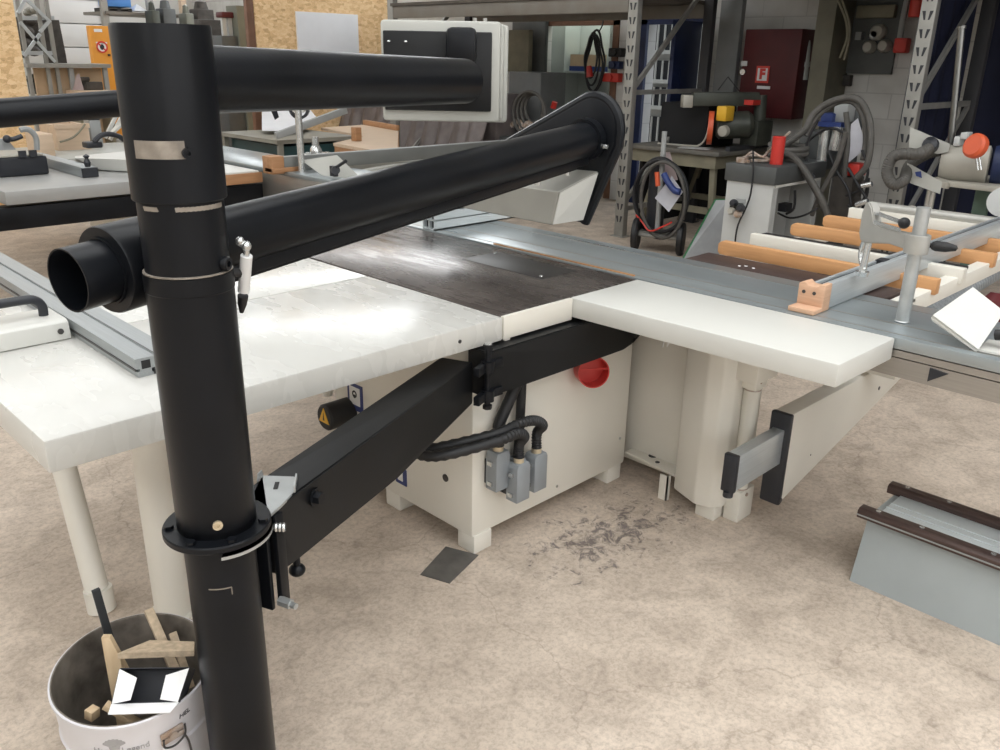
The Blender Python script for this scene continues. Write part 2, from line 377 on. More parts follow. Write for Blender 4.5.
mb = MB(); mb.hull([(1.832, y, z) for y, z in ((2.35, .15), (2.38, .15), (2.385, .165), (2.36, .165), (2.365, .19), (2.35, .19))] + [(1.8335, y, z) for y, z in ((2.35, .15), (2.38, .15), (2.365, .19))]); mb.build('emblem', 'label_white', cab)
mb = MB(); mb.cyl((1.838, 2.10, .262), (1.834, 2.10, .262), .015, seg=20); mb.build('plug', 'iron_dark', cab)
mb = MB()
for x, z in ((2.30, .115), (2.70, .20)): mb.cyl((x, 1.958, z), (x, 1.954, z), .006, seg=10)
mb.build('bolt', 'steel', cab)
# motor hanging behind, with warning triangle
mt = MB().lathe([(0, 0), (.048, 0), (.055, .008), (.055, .14), (.05, .15), (0, .15)], (1.715, 2.70, .345), (1, .0, 0), 24).build('motor', 'rubber', saw)
MB().cyl((1.79, 2.78, .40), (1.79, 2.78, .84), .02).build('motor_hanger', 'white', saw)
tri = MB().prism([(2.665, .325), (2.735, .325), (2.700, .388)], 1.7125, 1.716, 'yz'); tri.build('warning_triangle', 'yellow', mt)
mb = MB().prism([(2.695, .335), (2.705, .335), (2.700, .370)], 1.7115, 1.714, 'yz'); mb.build('warning_mark', 'ink', mt)
# round legs of the extension table
mb = MB(); mb.cyl((.733, 2.565, .06), (.762, 2.90, .83), .037); mb.build('leg', 'white', saw)
mb = MB(); mb.cyl((.733, 2.55, 0), (.733, 2.56, .075), .044); mb.build('leg_foot', 'white', saw)
mb = MB(); mb.cyl((.893, 2.370, .0), (.893, 2.370, .83), .056, seg=40); mb.build('leg', 'white', saw)
mb = MB(); mb.cyl((.893, 2.370, 0), (.893, 2.370, .012), .075, seg=40); mb.build('leg_foot', 'white', saw)
# red dust port
px, pz = 2.412, .600
pD = Vector((-.56, -.80, .10)).normalized(); p1_ = Vector((px + .035, 1.965, pz - .006)); p2_ = p1_ + pD * .125
prt = MB().pipe(p1_, p2_, .061, .057).build('dust_port', 'red', saw, 'red dust port')
pS = pD.cross(Vector((0, 0, 1))).normalized(); pc0 = p2_ - pD * .012 + Vector((0, 0, .012))
MB().bar(pc0 - pS * .056, pc0 + pS * .056, .004, .004).cyl(p2_ - pD * .07, p2_ - pD * .074, .057, seg=32).build('port_grille', 'red', prt)
# three grey plug connectors with their hoses
def connector(x, z, y1):
    c = MB().prism([(x - .034, z), (x + .034, z), (x + .034, z + .135), (x + .027, z + .15), (x - .027, z + .15), (x - .034, z + .135)], y1, y1 + .055, 'xz', .003).build('plug_connector', 'connector', saw)
    g = MB().cyl((x, y1 + .027, z + .15), (x, y1 + .027, z + .168), .019).build('gland', 'brass', c, 'brass gland')
    for dz in (.02, .10): MB().box(x - .042, x - .033, y1 + .018, y1 + .04, z + dz, z + dz + .015).build('latch', 'steel', c)
    MB().box(x - .028, x + .028, y1 + .056, 1.957, z + .015, z + .11).build('socket_base', 'plastic', c)
    return (x, y1 + .027, z + .168)
a = connector(1.925, .262, 1.89); b_ = connector(1.985, .212, 1.845); c = connector(2.105, .202, 1.87)
MB().tube([a, (a[0], a[1], a[2] + .06), (a[0] + .01, 1.92, .52), (a[0] + .08, 1.915, .64), (a[0] + .12, 1.92, .72)], .021, 12, 6).build('hose', 'rubber', saw)
def ribbed(path, r, rib, n):
    P = spline([Vector(p) for p in path], n); mb = MB()
    rr = [r if i % 2 else r + rib for i in range(len(P))]
    return mb.tube(P, rr, 12, 0)
ribbed([b_, (b_[0], b_[1], .43), (b_[0] - .01, 1.84, .475), (b_[0] - .06, 1.83, .505), (b_[0] - .16, 1.84, .50), (b_[0] - .34, 1.93, .475), (1.62, 2.06, .465)], .0165, .0032, 12).build('hose', 'rubber', saw)
ribbed([c, (c[0], c[1], .43), (c[0] - .012, 1.86, .475), (c[0] - .05, 1.86, .505), (c[0] - .12, 1.86, .518), (c[0] - .25, 1.87, .51), (1.68, 1.98, .475), (1.60, 2.08, .45)], .0165, .0032, 12).build('hose', 'rubber', saw)
MB().tube([(2.03, 1.93, .21), (2.035, 1.93, .3), (2.04, 1.925, .45), (2.045, 1.925, .6), (2.05, 1.93, .72)], .017, 12, 6).build('hose', 'rubber', saw)
MB().prism([(2.012, .205), (2.06, .205), (2.06, .34), (2.012, .34)], 1.905, 1.957, 'xz', .004).build('socket_housing', 'connector', saw)
# support of the slide: tall sheet-metal pedestal, ledge and small feet right of the cabinet
MB().prism([(2.715, 1.68), (2.665, 1.55), (2.68, 1.49), (2.72, 1.455), (2.80, 1.46), (3.02, 1.50), (3.02, 2.6), (2.80, 2.6), (2.80, 1.70)], .06, .838, 'xy', .010).build('slide_pedestal', 'white', saw)
MB().prism([(2.750, 1.958), (2.722, 1.662), (2.80, 1.68), (2.90, 1.958)], .112, .120, 'xy').build('ledge', 'white', saw)
MB().box(2.70, 2.722, 1.70, 1.706, 0, .112).box(2.70, 2.706, 1.70, 1.74, 0, .112).build('ledge_leg', 'white', saw)
mb = MB(); mb.box(2.70, 2.79, 1.475, 1.56, 0, .062, .003); mb.build('foot', 'white', saw)
mb = MB(); mb.cyl((2.80, 1.85, .121), (2.80, 1.85, .1225), .018, seg=16).cyl((2.765, 1.80, .121), (2.765, 1.80, .1225), .010, seg=12); mb.build('bolt_hole', 'rubber', saw)
mb = MB()
for x, y in ((2.585, 1.70), (2.60, 1.69), (2.625, 1.70)): mb.tube([(x, y, .84), (x + .004, y, .80), (x - .006, y - .004, .745), (x - .012, y, .705)], .0022, 6, 4)
mb.build('loose_wires', 'label_white', saw)

# pivot post and outrigger support arm
arm_s = thing('outrigger_support_arm', 'white tapering support arm on a post with aluminium tube and black end cap', 'support arm', (2.8, 1.42, 0))
MB().cyl((2.80, 1.432, .10), (2.80, 1.432, .66), .032, seg=32).build('post', 'white', arm_s)
MB().box(2.755, 2.865, 1.40, 1.468, 0, .135, .006).build('post_foot', 'white', arm_s)
MB().box(2.765, 2.85, 1.40, 1.47, .56, .62, .006).box(2.715, 2.875, 1.375, 1.475, .605, .838, .006).build('post_head', 'white', arm_s)
mb = MB(); mb.lathe([(.0325, 0), (.034, .002), (.0325, .006)], (2.80, 1.432, .135)).lathe([(.0325, 0), (.034, .002), (.0325, .006)], (2.80, 1.432, .553)); mb.cyl((2.797, 1.399, .59), (2.797, 1.397, .59), .006, seg=10).cyl((2.80, 1.399, .115), (2.80, 1.395, .115), .008, seg=8); mb.build('rust_seam', 'rust', arm_s)
MB().prism([(2.835, .115), (2.835, .487), (4.05, .475), (4.05, .385)], 1.275, 1.345, 'xz', .004).build('arm_beam', 'white', arm_s)
MB().prism([(2.812, .110), (2.812, .49), (2.838, .49), (2.838, .110)], 1.268, 1.352, 'xz', .008).build('end_cap', 'plastic', arm_s)
tb = MB().box(2.49, 2.82, 1.288, 1.335, .285, .425, .003).build('telescopic_tube', 'alu', arm_s)
MB().box(2.470, 2.494, 1.286, 1.337, .282, .428, .004).cyl((2.482, 1.31, .284), (2.482, 1.31, .262), .018, seg=12).build('tube_cap', 'plastic', tb)
mb = MB(); mb.cyl((2.82, 1.268, .135), (2.82, 1.264, .135), .010, seg=12).cyl((3.66, 1.2755, .375), (3.66, 1.273, .375), .009, seg=12).cyl((3.05, 1.2755, .25), (3.05, 1.274, .25), .004, seg=8); mb.build('bolt', 'iron_dark', arm_s)

# sliding table
sl = thing('sliding_table', 'long grey aluminium sliding table beside the worn iron table', 'sliding table', (2.92, 1.6, .72))
MB().box(2.694, 3.140, -.6, 4.3, .872, .9095, .003).build('slide_top', 'slide', sl)
mb = MB(); mb.box(2.730, 2.736, -.6, 4.3, .9092, .9106).box(2.8395, 2.8485, -.6, 3.16, .9093, .9101); mb.box(3.050, 3.056, -.6, 4.3, .9092, .9108)
mb.build('slide_groove', 'slide_side', sl)
MB().box(2.698, 3.136, -.6, 4.3, .846, .868).box(2.70, 3.13, -.6, 4.3, .78, .842).build('slide_body', 'slide_side', sl)
mb = MB().prism([(.80, .838), (.80, .792), (.745, .832)], 2.696, 2.7005, 'yz'); mb.build('cutout', 'plastic', sl)
MB().box(3.150, 3.36, 1.15, 2.02, .862, .902, .004).build('slide_flank', 'brown_rail', sl, 'dark strip along the outer side of the slide')
mb = MB()
for p in ((3.22, 1.78), (3.24, 1.76), (3.23, 1.72)): mb.cyl((*p, .902), (*p, .9035), .007, seg=8)
mb.build('chips', 'card_white', sl)
MB().box(2.704, 2.712, 1.95, 2.75, .9095, .914).build('edge_strip', 'beech', sl, 'thin reddish strip on the edge')

# far fence profile lying across the slide behind the guard
far_f = thing('stop_profile', 'short pale aluminium profile lying across the far end of the sliding table', 'profile', (2.95, 3.2, .91))
mb = MB(); mb.box(2.70, 3.42, 3.16, 3.166, .911, 1.005).box(2.70, 3.42, 3.244, 3.25, .911, 1.005).box(2.70, 3.42, 3.16, 3.25, .911, .917).box(2.70, 3.42, 3.16, 3.25, .999, 1.005).box(2.70, 3.42, 3.16, 3.25, .955, .960).box(2.70, 3.42, 3.20, 3.206, .911, 1.005)
mb.build('extrusion', 'sheet_pale', far_f)
MB().box(2.72, 3.40, 3.17, 3.24, .918, .998).build('hollow', 'rubber', far_f)

# crosscut fence
fe = thing('crosscut_fence', 'long aluminium crosscut fence with a plywood block on its near end', 'fence', (3.2, 1.25, .91))
P_ = [(1.212, .911), (1.290, .911), (1.290, .985), (1.272, .998), (1.262, .998), (1.262, .985), (1.240, .985), (1.240, .998), (1.212, .998)]
MB().prism(P_, 2.835, 5.6, 'yz', .0015).build('fence_profile', 'alu', fe)
MB().box(2.84, 5.6, 1.2402, 1.2618, .9851, .9875).build('fence_slot', 'plastic', fe)
mb = MB().prism([(1.203, .911), (1.298, .911), (1.298, 1.000), (1.278, 1.008), (1.262, .996), (1.232, .996), (1.222, 1.006), (1.203, 1.006)], 2.775, 2.832, 'yz', .003).prism([(1.203, .911), (1.298, .911), (1.298, .928), (1.203, .928)], 2.715, 2.778, 'yz', .003)
blk = mb.build('end_block', 'beech_end', fe, 'plywood end block')
mb = MB()
for y in (1.238, 1.276): mb.cyl((2.7755, y, .972), (2.7735, y, .972), .0065, seg=14)
mb.build('screw', 'iron_dark', blk)
MB().box(3.34, 3.40, 1.235, 1.268, .985, 1.002).build('slider', 'plastic', fe)

# hold-down clamp
cl = thing('hold_down_clamp', 'galvanised hold-down clamp on a round post before the crosscut fence', 'clamp', (2.88, .97, .911))
MB().cyl((2.88, .970, .911), (2.88, .970, 1.292), .0215, seg=36).lathe([(.0215, 0), (.024, .003), (.0215, .006)], (2.88, .97, .911), seg=36).build('post', 'zinc', cl)
d_ = Vector((3.02, 1.185, 0)) - Vector((2.88, .97, 0)); d_.normalize(); n_ = Vector((-d_.y, d_.x, 0))
def cp(s, t, z): v = Vector((2.88, .97, 0)) + d_ * s + n_ * t; return (v.x, v.y, z)
mb = MB(); mb.lathe([(.024, 0), (.037, 0), (.038, .005), (.038, .055), (.037, .06), (.024, .06)], (2.88, .97, 1.145), seg=32, closed=True)
pro = [(.03, 1.150), (.12, 1.150), (.235, 1.128), (.275, 1.128), (.29, 1.155), (.292, 1.225), (.280, 1.262), (.262, 1.268), (.240, 1.250), (.215, 1.205), (.18, 1.196), (.03, 1.200)]
t = bmesh.new()
A = [t.verts.new(cp(s, -.017, z)) for s, z in pro]; B = [t.verts.new(cp(s, .017, z)) for s, z in pro]
t.faces.new(A); t.faces.new(B[::-1])
for i in range(len(pro)): t.faces.new((A[i], B[i], B[(i + 1) % len(pro)], A[(i + 1) % len(pro)]))
bmesh.ops.recalc_face_normals(t, faces=t.faces); bmesh.ops.bevel(t, geom=t.edges[:], offset=.004, segments=2, affect='EDGES'); mb._merge(t)
mb.build('clamp_arm', 'cast', cl)
mb = MB(); mb.bar(cp(.265, 0, 1.235), cp(.10, 0, 1.228), .020, .008).bar(cp(.24, .012, 1.205), cp(.08, .012, 1.205), .006, .012).cyl(cp(.245, 0, 1.15), cp(.255, 0, 1.02), .012).cyl(cp(.255, 0, 1.022), cp(.255, 0, 1.005), .024, .020).tube([cp(.275, 0, 1.13), cp(.285, 0, 1.09), cp(.27, 0, 1.05), cp(.24, 0, 1.03)], .008, 8)
mb.build('toggle_linkage', 'steel', cl)
mb = MB(); mb.sphere(cp(.075, .004, 1.228), .019).cyl(cp(.10, 0, 1.228), cp(.085, .002, 1.228), .010); mb.build('ball_knob', 'rubber', cl)
k0 = Vector((2.90, .945, 1.172)); kd = Vector((.35, -1, -.02)).normalized()
MB().lathe([(.008, -.01), (.008, .012), (.012, .014), (.017, .025), (.0165, .055), (.009, .085), (0, .090)], k0, kd, 16).build('clamp_handle', 'rubber', cl)

# white mitre shoe at the right frame edge
sh = thing('edging_shoe', 'white bent sheet-metal edging shoe standing tilted on the sliding table', 'shoe', (2.78, .73, .911))
A_, D_, C_, B_ = (2.742, .838, .986), (2.735, .690, .913), (2.852, .672, 1.012), (2.858, .775, 1.068)
MB().solid([A_, D_, C_, B_], .010).build('face_plate', 'white_lam', sh)
MB().solid([D_, A_, (2.748, .832, .975), (2.752, .70, .913)], .006).build('side_flange', 'white_lam', sh)
MB().solid([(2.735, .692, .912), (2.742, .55, .912), (2.90, .55, .912), (2.87, .70, .912)], .006).build('base_flange', 'white_lam', sh)
mb = MB(); mb.cyl((2.80, .668, .955), (2.80, .630, .965), .016).cyl((2.80, .62, .92), (2.80, .62, .995), .008); mb.build('clamp_lever', 'rubber', sh)

# outrigger (crosscut support frame)
ou = thing('outrigger_table', 'crosscut outrigger frame of beech strips and white rails beyond the fence', 'outrigger', (4.2, 1.55, .80))
for x, n, m_, h in ((3.50, 'beech_strip', 'beech', .935), (4.20, 'beech_strip', 'beech', .935), (4.57, 'beech_strip', 'beech', .935)):
    t = MB(); y1 = 2.045
    t.prism([(1.07, h - .062), (y1 - .012, h - .062), (y1, h - .050), (y1, h - .014), (y1 - .014, h), (1.07, h)], x - .021, x + .021, 'yz', .003)
    t.build(n, m_, ou)
for x, h in ((3.80, .930), (4.90, .94)):
    mb = MB(); mb.box(x - .022, x + .022, 1.07, 2.05, h - .065, h, .003); mb.build('rail', 'white', ou)
mb = MB(); mb.cyl((5.14, 1.02, .925), (5.14, 2.03, .925), .028); mb.build('roller', 'cast', ou)
mb = MB(); mb.box(3.83, 3.94, 1.1, 2.055, .90, .915, .003).box(4.26, 4.32, 1.1, 2.04, .89, .905); mb.build('rubber_strip', 'rubber', ou, 'black strip between rails')
mb = MB(); mb.box(5.05, 5.26, 1.08, 2.06, .80, .885, .003); mb.build('rail', 'white', ou)
mb = MB(); mb.box(3.16, 5.75, 1.085, 1.14, .825, .892, .004).box(3.16, 5.75, 1.985, 2.02, .80, .868, .004); mb.build('frame_rail', 'white', ou)
mb = MB(); mb.solid([(3.13, 1.14, .875), (3.17, 1.085, .875), (3.32, 1.085, .875), (3.42, 1.14, .875)], .012).build('frame_gusset', 'white', ou)
mb = MB(); mb.box(5.66, 5.74, 1.10, 1.16, .0, .83, .004); mb.build('frame_leg', 'white', ou); MB().box(3.46, 3.56, 1.15, 1.45, .50, .80, .004).build('frame_knee', 'white', ou)
hs = ribbed([(4.661, 1.55, 0.391), (4.724, 1.45, 0.485), (4.886, 1.38, 0.575), (5.134, 1.32, 0.646), (5.555, 1.25, 0.721)], .050, .004, 26)
tag(hs.build('flexible_hose', 'connector', base=(4.4, 1.4, .6)), 'thick ribbed grey suction hose under the outrigger frame', 'hose')

cz = (5.6, 1.35, 0.218); solo('red_canister', MB().lathe([(0, 0), (.07, 0), (.075, .02), (.075, .26), (.04, .31), (0, .31)], (cz[0] + .12, 1.42, cz[2] - .12), (.2, 0, 1)).box(cz[0] + .06, cz[0] + .2, 1.36, 1.48, 0, cz[2] - .11), 'fire_dark', 'dark red canister under the outrigger frame at the right edge', 'canister')
# ------------------------------------------------------------------ rail and rip fence on the extension table
ra = thing('guide_rail', 'aluminium T-slot guide rail lying along the white extension table', 'rail', (.86, 2.9, .911))
def rp(u, z):  # u across 0..1 -> the section
    return None
sec = [(.800, .9105), (.858, .9105), (.858, .918), (.838, .918), (.838, .930), (.905, .930), (.905, .966), (.850, .966), (.850, .962), (.797, .962), (.797, .934), (.806, .934), (.806, .9265), (.800, .9265)]
t = bmesh.new(); y0, y1, sk = 2.138, 3.9, .022
A = [t.verts.new((x, y0, z)) for x, z in sec]; B = [t.verts.new((x + sk, y1, z)) for x, z in sec]
t.faces.new(A); t.faces.new(B[::-1])
for i in range(len(sec)): t.faces.new((A[i], B[i], B[(i + 1) % len(sec)], A[(i + 1) % len(sec)]))
bmesh.ops.recalc_face_normals(t, faces=t.faces); MB()._merge(t).build('rail_profile', 'alu_y', ra)
mb = MB(); mb.box(.858, .898, 2.1372, 2.1386, .936, .959).box(.812, .836, 2.1372, 2.1386, .932, .955).box(.842, .90, 2.1368, 2.20, .9115, .926); mb.build('rail_hollow', 'rubber', ra)
mb = MB(); mb.bar((.7965, 2.14, .9305), (.8185, 3.9, .9305), .003, .006).bar((.852, 2.14, .9665), (.874, 3.9, .9665), .002, .0014); mb.build('rail_slot', 'iron_dark', ra)
rf = thing('rip_fence', 'white rip fence carriage with black bow handle beside the guide rail', 'rip fence', (.66, 2.65, .911))
MB().prism([(2.588, .912), (2.595, .962), (2.610, .970), (2.76, .970), (2.76, .912)], .36, .792, 'yz', .003).build('fence_carriage', 'white_lam', rf)
MB().tube([(.512, 2.68, .965), (.512, 2.68, 1.005), (.530, 2.68, 1.022), (.56, 2.68, 1.025), (.70, 2.68, 1.025), (.735, 2.68, 1.020), (.752, 2.68, 1.00), (.752, 2.68, .965)], .0135, 12, 4).build('handle', 'plastic', rf)
mb = MB(); mb.cyl((.765, 2.592, .938), (.765, 2.588, .938), .0085, seg=18); mb.build('bolt', 'iron_dark', rf)
mb = MB(); mb.cyl((.45, 2.98, .955), (.66, 2.99, .955), .009).cyl((.672, 2.985, .911), (.672, 2.985, .972), .016); mb.build('clamp_rod', 'steel', rf)
tag(MB().hull([(.55, 3.05, .9105), (.62, 3.05, .9105), (.62, 3.14, .9105), (.55, 3.14, .9105), (.56, 3.06, .965), (.61, 3.06, .965), (.61, 3.13, .965), (.56, 3.13, .965)]).build('clamp_button', 'red', base=(.58, 3.1, .9105)), 'small red plastic knob at the left frame edge', 'knob')

# ================================================================== OVERHEAD GUARD: post, swing arm, pipe and hood
og = thing('overhead_guard', 'black overhead saw guard: post, jointed arm, suction pipe and hood', 'saw guard', (.684, 1.50, 0))
CX, CY = .681, 1.503
MB().lathe([(.0, 0), (.0725, 0), (.0725, .80), (.0, .795)], (CX, CY, 0), seg=64).build('lower_post', 'black', og)
MB().lathe([(.060, .800), (.0785, .800), (.0795, .803), (.0795, 1.302), (.081, 1.304), (.081, 1.336), (.060, 1.336)], (CX, CY, 0), seg=64, closed=True).build('post', 'black', og)
MB().lathe([(.05, 1.30), (.0755, 1.30), (.0755, 1.345), (.0755, 1.47), (.05, 1.47)], (CX, CY, 0), seg=64, closed=True).build('pipe_collar', 'black', og)
for a0, a1 in ((3.35, 3.75), (4.15, 5.4)):
    mb = MB(); P = [(CX + .0758 * math.cos(a0 + (a1 - a0) * i / 12), CY + .0758 * math.sin(a0 + (a1 - a0) * i / 12)) for i in range(13)]
    for (xa, ya), (xb, yb) in zip(P, P[1:]): mb.bar((xa, ya, 1.4600), (xb, yb, 1.4610), .002, .008)
    mb.build('bare_metal_seam', 'pale_metal', og, 'bare worn metal ring')
mb = MB(); mb.lathe([(.0757, 0), (.080, .001), (.080, .003), (.0757, .004)], (CX, CY, 1.3365), seg=48)
mb.build('cap_seam', 'pale_metal', og, 'bare metal rim')
mb = MB(); mb.lathe([(.010, 0), (.014, 0), (.014, .010), (.012, .014), (.006, .014), (.006, .006), (0, .006)], (CX + .072 * math.cos(-1.02), CY + .072 * math.sin(-1.02), 1.354), (math.cos(-1.02), math.sin(-1.02), 0), 16).build('set_screw', 'black', og)
mb = MB(); mb.lathe([(.004, 0), (.010, 0), (.010, .005), (.004, .005), (.004, .001), (0, .001)], (CX + .0795 * math.cos(-2.0), CY + .0795 * math.sin(-2.0), .836), (math.cos(-1.9), math.sin(-1.9), 0), 16).build('set_screw', 'brass', og)
# flange and clamp plate
fl = MB().lathe([(.0725, .785), (.107, .785), (.109, .788), (.109, .798), (.107, .801), (.0795, .801), (.0795, .816), (.0785, .820)], (CX, CY, 0), seg=64).build('flange', 'black', og)
mb = MB().prism([(CX + .111 * math.cos(t_), CY + .111 * math.sin(t_)) for t_ in [-2.0 + i * .1 for i in range(25)]] + [(.875, 1.66), (.93, 1.60), (.895, 1.545), (.83, 1.505)], .772, .779, 'xy'); mb.build('clamp_plate', 'zinc', og, 'bare zinc clamp plate')
MB().hull([(.845, 1.634, .779), (.875, 1.655, .779), (.872, 1.655, .795), (.852, 1.640, .797), (.848, 1.639, .779), (.878, 1.660, .779), (.875, 1.66, .795), (.855, 1.645, .797)]).build('clamp_ear', 'zinc', og, 'bent zinc ear'); MB().bar((.885, 1.535, .786), (.925, 1.590, .786), .004, .016, .001).build('clamp_ear', 'zinc', og); MB().obox((.872, 1.592, .7798), (.034, .010, .0012), .9, bev=0).build('clamp_slot', 'rubber', og)
for t_ in (-2.6, -1.75, -.75, 2.7, 1.2): MB().cyl((CX + .095 * math.cos(t_), CY + .095 * math.sin(t_), .801), (CX + .095 * math.cos(t_), CY + .095 * math.sin(t_), .808), .010, seg=6).build('flange_bolt', 'black', fl)
# swing arm: first member from the post to the hinge, second member below the saw table
ad = Vector((.924, .382, 0)).normalized(); an = Vector((-ad.y, ad.x, 0))
def ap(s, t, z): v = Vector((.902, 1.540, 0)) + ad * s + an * t; return (v.x, v.y, z)
mb = MB(); mb.hull([ap(s, t, z) for t in (0, .115) for s, z in ((-.105, .770), (-.105, .612), (-.03, .604), (.45, .592), (.96, .630), (.962, .778), (-.08, .778))])
bmesh.ops.bevel(mb.bm, geom=mb.bm.edges[:], offset=.004, segments=2, affect='EDGES')
am = mb.build('swing_arm', 'black_plate', og)
mb = MB(); mb.hull([(x, y, z) for y in (1.852, 1.945) for x, z in ((1.80, .662), (1.80, .822), (2.74, .822), (2.71, .76), (2.655, .705), (2.60, .676), (2.54, .662))])
bmesh.ops.bevel(mb.bm, geom=mb.bm.edges[:], offset=.004, segments=2, affect='EDGES'); mb.build('fixed_arm', 'black_plate', og)
hx, hy = 1.795, 1.842
mb = MB(); mb.cyl((hx, hy, .640), (hx, hy, .845), .010).cyl((hx, hy, .838), (hx, hy, .855), .017, seg=6).cyl((hx, hy, .632), (hx, hy, .645), .016, seg=6).build('hinge_pin', 'black', og); MB().cyl((hx, hy, .846), (hx, hy, .8565), .013, seg=6).build('hinge_bolt', 'steel', og)
for z in (.66, .76): MB().lathe([(.011, 0), (.022, 0), (.022, .038), (.011, .038)], (hx, hy, z), seg=20, closed=True).obox((hx - .035, hy - .004, z + .019), (.07, .022, .03), .39, bev=.003).obox((hx + .035, hy + .008, z + .019), (.07, .022, .03), 0, bev=.003).build('hinge_knuckle', 'black', og)
# clamp at the post end of the arm
mb = MB(); q = ap(-.098, -.008, 0); mb.obox((q[0], q[1], .652), (.030, .014, .235), math.atan2(ad.y, ad.x), bev=.003); q2 = ap(-.125, .03, 0); mb.obox((q2[0], q2[1], .642), (.012, .06, .22), math.atan2(ad.y, ad.x), bev=.003); mb.build('clamp_jaw', 'black', og)
mb = MB(); s0 = Vector(ap(-.118, -.012, .556)); mb.cyl(s0, s0 + Vector((.01, -.03, 0)), .012, seg=6).cyl(s0 + Vector((.01, -.03, 0)), s0 + Vector((.014, -.045, 0)), .007); mb.build('clamp_bolt', 'zinc', og)
mb = MB(); s1 = Vector(ap(-.115, -.012, .745)); mb.lathe([(.009, 0), (.011, .004), (.009, .008), (.011, .012), (.009, .016), (.011, .020), (.009, .024)], s1, (.7, -.7, 0), 14).build('spring', 'steel', og)
mb = MB(); s1 = Vector(ap(.05, -.001, .735)); mb.cyl(s1, s1 - an * .022, .017, .015, 6).cyl(s1 - an * .004, s1 - an * .007, .023); mb.build('arm_bolt', 'black', og)
mb = MB(); mb.sphere(ap(-.02, .01, .572), .020, 1, 1, .8).cyl(ap(-.02, .01, .58), ap(-.02, .01, .61), .009); mb.build('adjuster', 'black', og)
mb = MB(); sc = [(CX + .0732 * math.cos(math.radians(-114 + d)), CY + .0732 * math.sin(math.radians(-114 + d)), .682) for d in range(-26, 13, 4)]
for p1_, q1_ in zip(sc, sc[1:]): mb.bar(p1_, q1_, .0012, .0025)
mb.bar(sc[-1], (sc[-1][0], sc[-1][1], .664), .0012, .002); mb.build('scratched_metal', 'pale_metal', og)

# suction pipe
ppd = Vector((2.575 - .762, 2.116 - 1.688, 1.432 - 1.334)); L_ = ppd.length; ppd.normalize(); P0 = Vector((.762, 1.688, 1.334))
def pp(s, dz=0., side=0.):
    v = P0 + ppd * s + Vector((0, 0, dz)) + Vector((-ppd.y, ppd.x, 0)) * side; return v
R_ = .065
MB().lathe([(R_ - .003, 0), (R_, 0), (R_, L_ + .19 + .02), (R_ - .003, L_ + .19 + .02)], pp(-.19), ppd, 56, True).build('suction_pipe', 'black', og)
MB().lathe([(.0655, 0), (.083, 0), (.085, .004), (.085, .13), (.083, .135), (.0655, .135)], pp(-.185), ppd, 56, True).build('pipe_sleeve', 'black', og)
MB().lathe([(.0575, 0), (.0605, 0), (.0605, .12), (.0575, .12)], pp(-.262), ppd, 56, True).build('pipe_mouth', 'black', og, 'open black pipe end')
mb = MB(); mb.bar(pp(-.10, -.068), pp(L_ - .05, -.068), .066, .034, .004).bar(pp(.03, -.090), pp(L_ - .12, -.090), .040, .012, .003); mb.build('pipe_channel', 'black', og)
MB().lathe([(.0655, 0), (.077, 0), (.077, .045), (.0655, .045)], pp(L_ - .045), ppd, 48, True).build('end_collar', 'black', og)
mb = MB()
for s, dz in ((L_ - .16, -.098), (L_ - .38, -.098)): mb.cyl(pp(s, dz), pp(s, dz - .012), .011, seg=6)
mb.cyl(pp(L_ - .02, -.02, -.076), pp(L_ - .02, -.02, -.092), .008); mb.build('pipe_bolt', 'steel', og)
MB().hull([(CX + dx, CY + dy, z) for dx in (-.045, .055) for dy in (.045, .105) for z in (1.285, 1.39)]).build('pipe_bracket', 'black', og)
# gas spring hanging at the post
GD = Vector((0.775, 1.458, 1.345)) - Vector((0.775, 1.478, 1.284))
gs = MB().lathe([(.0, 0), (.0112, 0), (.0112, .078), (0, .078)], (0.775, 1.478, 1.284), GD, 20).build('gas_spring', 'label_white', og, 'silver and white gas spring')
MB().lathe([(.004, 0), (.009, .02), (.0105, .038), (.0, .038)], (0.775, 1.494, 1.238), GD, 16).build('spring_tip', 'rubber', gs)
mb = MB(); mb.cyl((0.775, 1.458, 1.345), (0.775, 1.451, 1.373), .006).sphere((0.775, 1.451, 1.377), .0095).cyl((0.775, 1.451, 1.377), (0.765, 1.463, 1.386), .007).sphere((0.767, 1.459, 1.386), .0085); mb.build('ball_joint', 'steel', gs)
mb = MB(); mb.cyl((0.765, 1.467, 1.324), (0.74, 1.465, 1.33), .008).sphere((0.767, 1.47, 1.323), .010); mb.build('spring_mount', 'rubber', gs)

# hood over the blade
HX = 2.60
def arc(cy, cz, r, a0, a1, n=14): return [(cy + r * math.cos(a0 + (a1 - a0) * i / n), cz + r * math.sin(a0 + (a1 - a0) * i / n)) for i in range(n + 1)]
hoodp = [(2.92, 1.125), (2.15, 1.105), (2.005, 1.42)] + arc(2.125, 1.462, .122, PI + .25, PI / 2 - .55, 12) + [(2.95, 1.20)]
mb = MB().prism(hoodp, HX, HX + .045, 'yz', .012); mb.build('hood_plate', 'black', og, 'black teardrop hood plate')
rim = [(p[0], p[1]) for p in hoodp[1:]]
mb = MB(); mb.tube([(HX + .022, y, z) for y, z in hoodp[1:]], .021, 10, 0); mb.build('hood_rim', 'black', og)
HB = [(2.14, 1.122), (2.14, 1.122)]
mb = MB(); mb.hull([(2.385, 2.115, 1.128), (2.385, 2.085, 1.255), (2.598, 2.140, 1.118), (2.598, 2.075, 1.315), (2.385, 2.80, 1.128), (2.385, 2.77, 1.245), (2.598, 2.80, 1.118), (2.598, 2.77, 1.29)])
bmesh.ops.bevel(mb.bm, geom=mb.bm.edges[:], offset=.003, segments=1, affect='EDGES'); mb.build('hood_body', 'hood_grey', og, 'grey sheet-metal hood body')
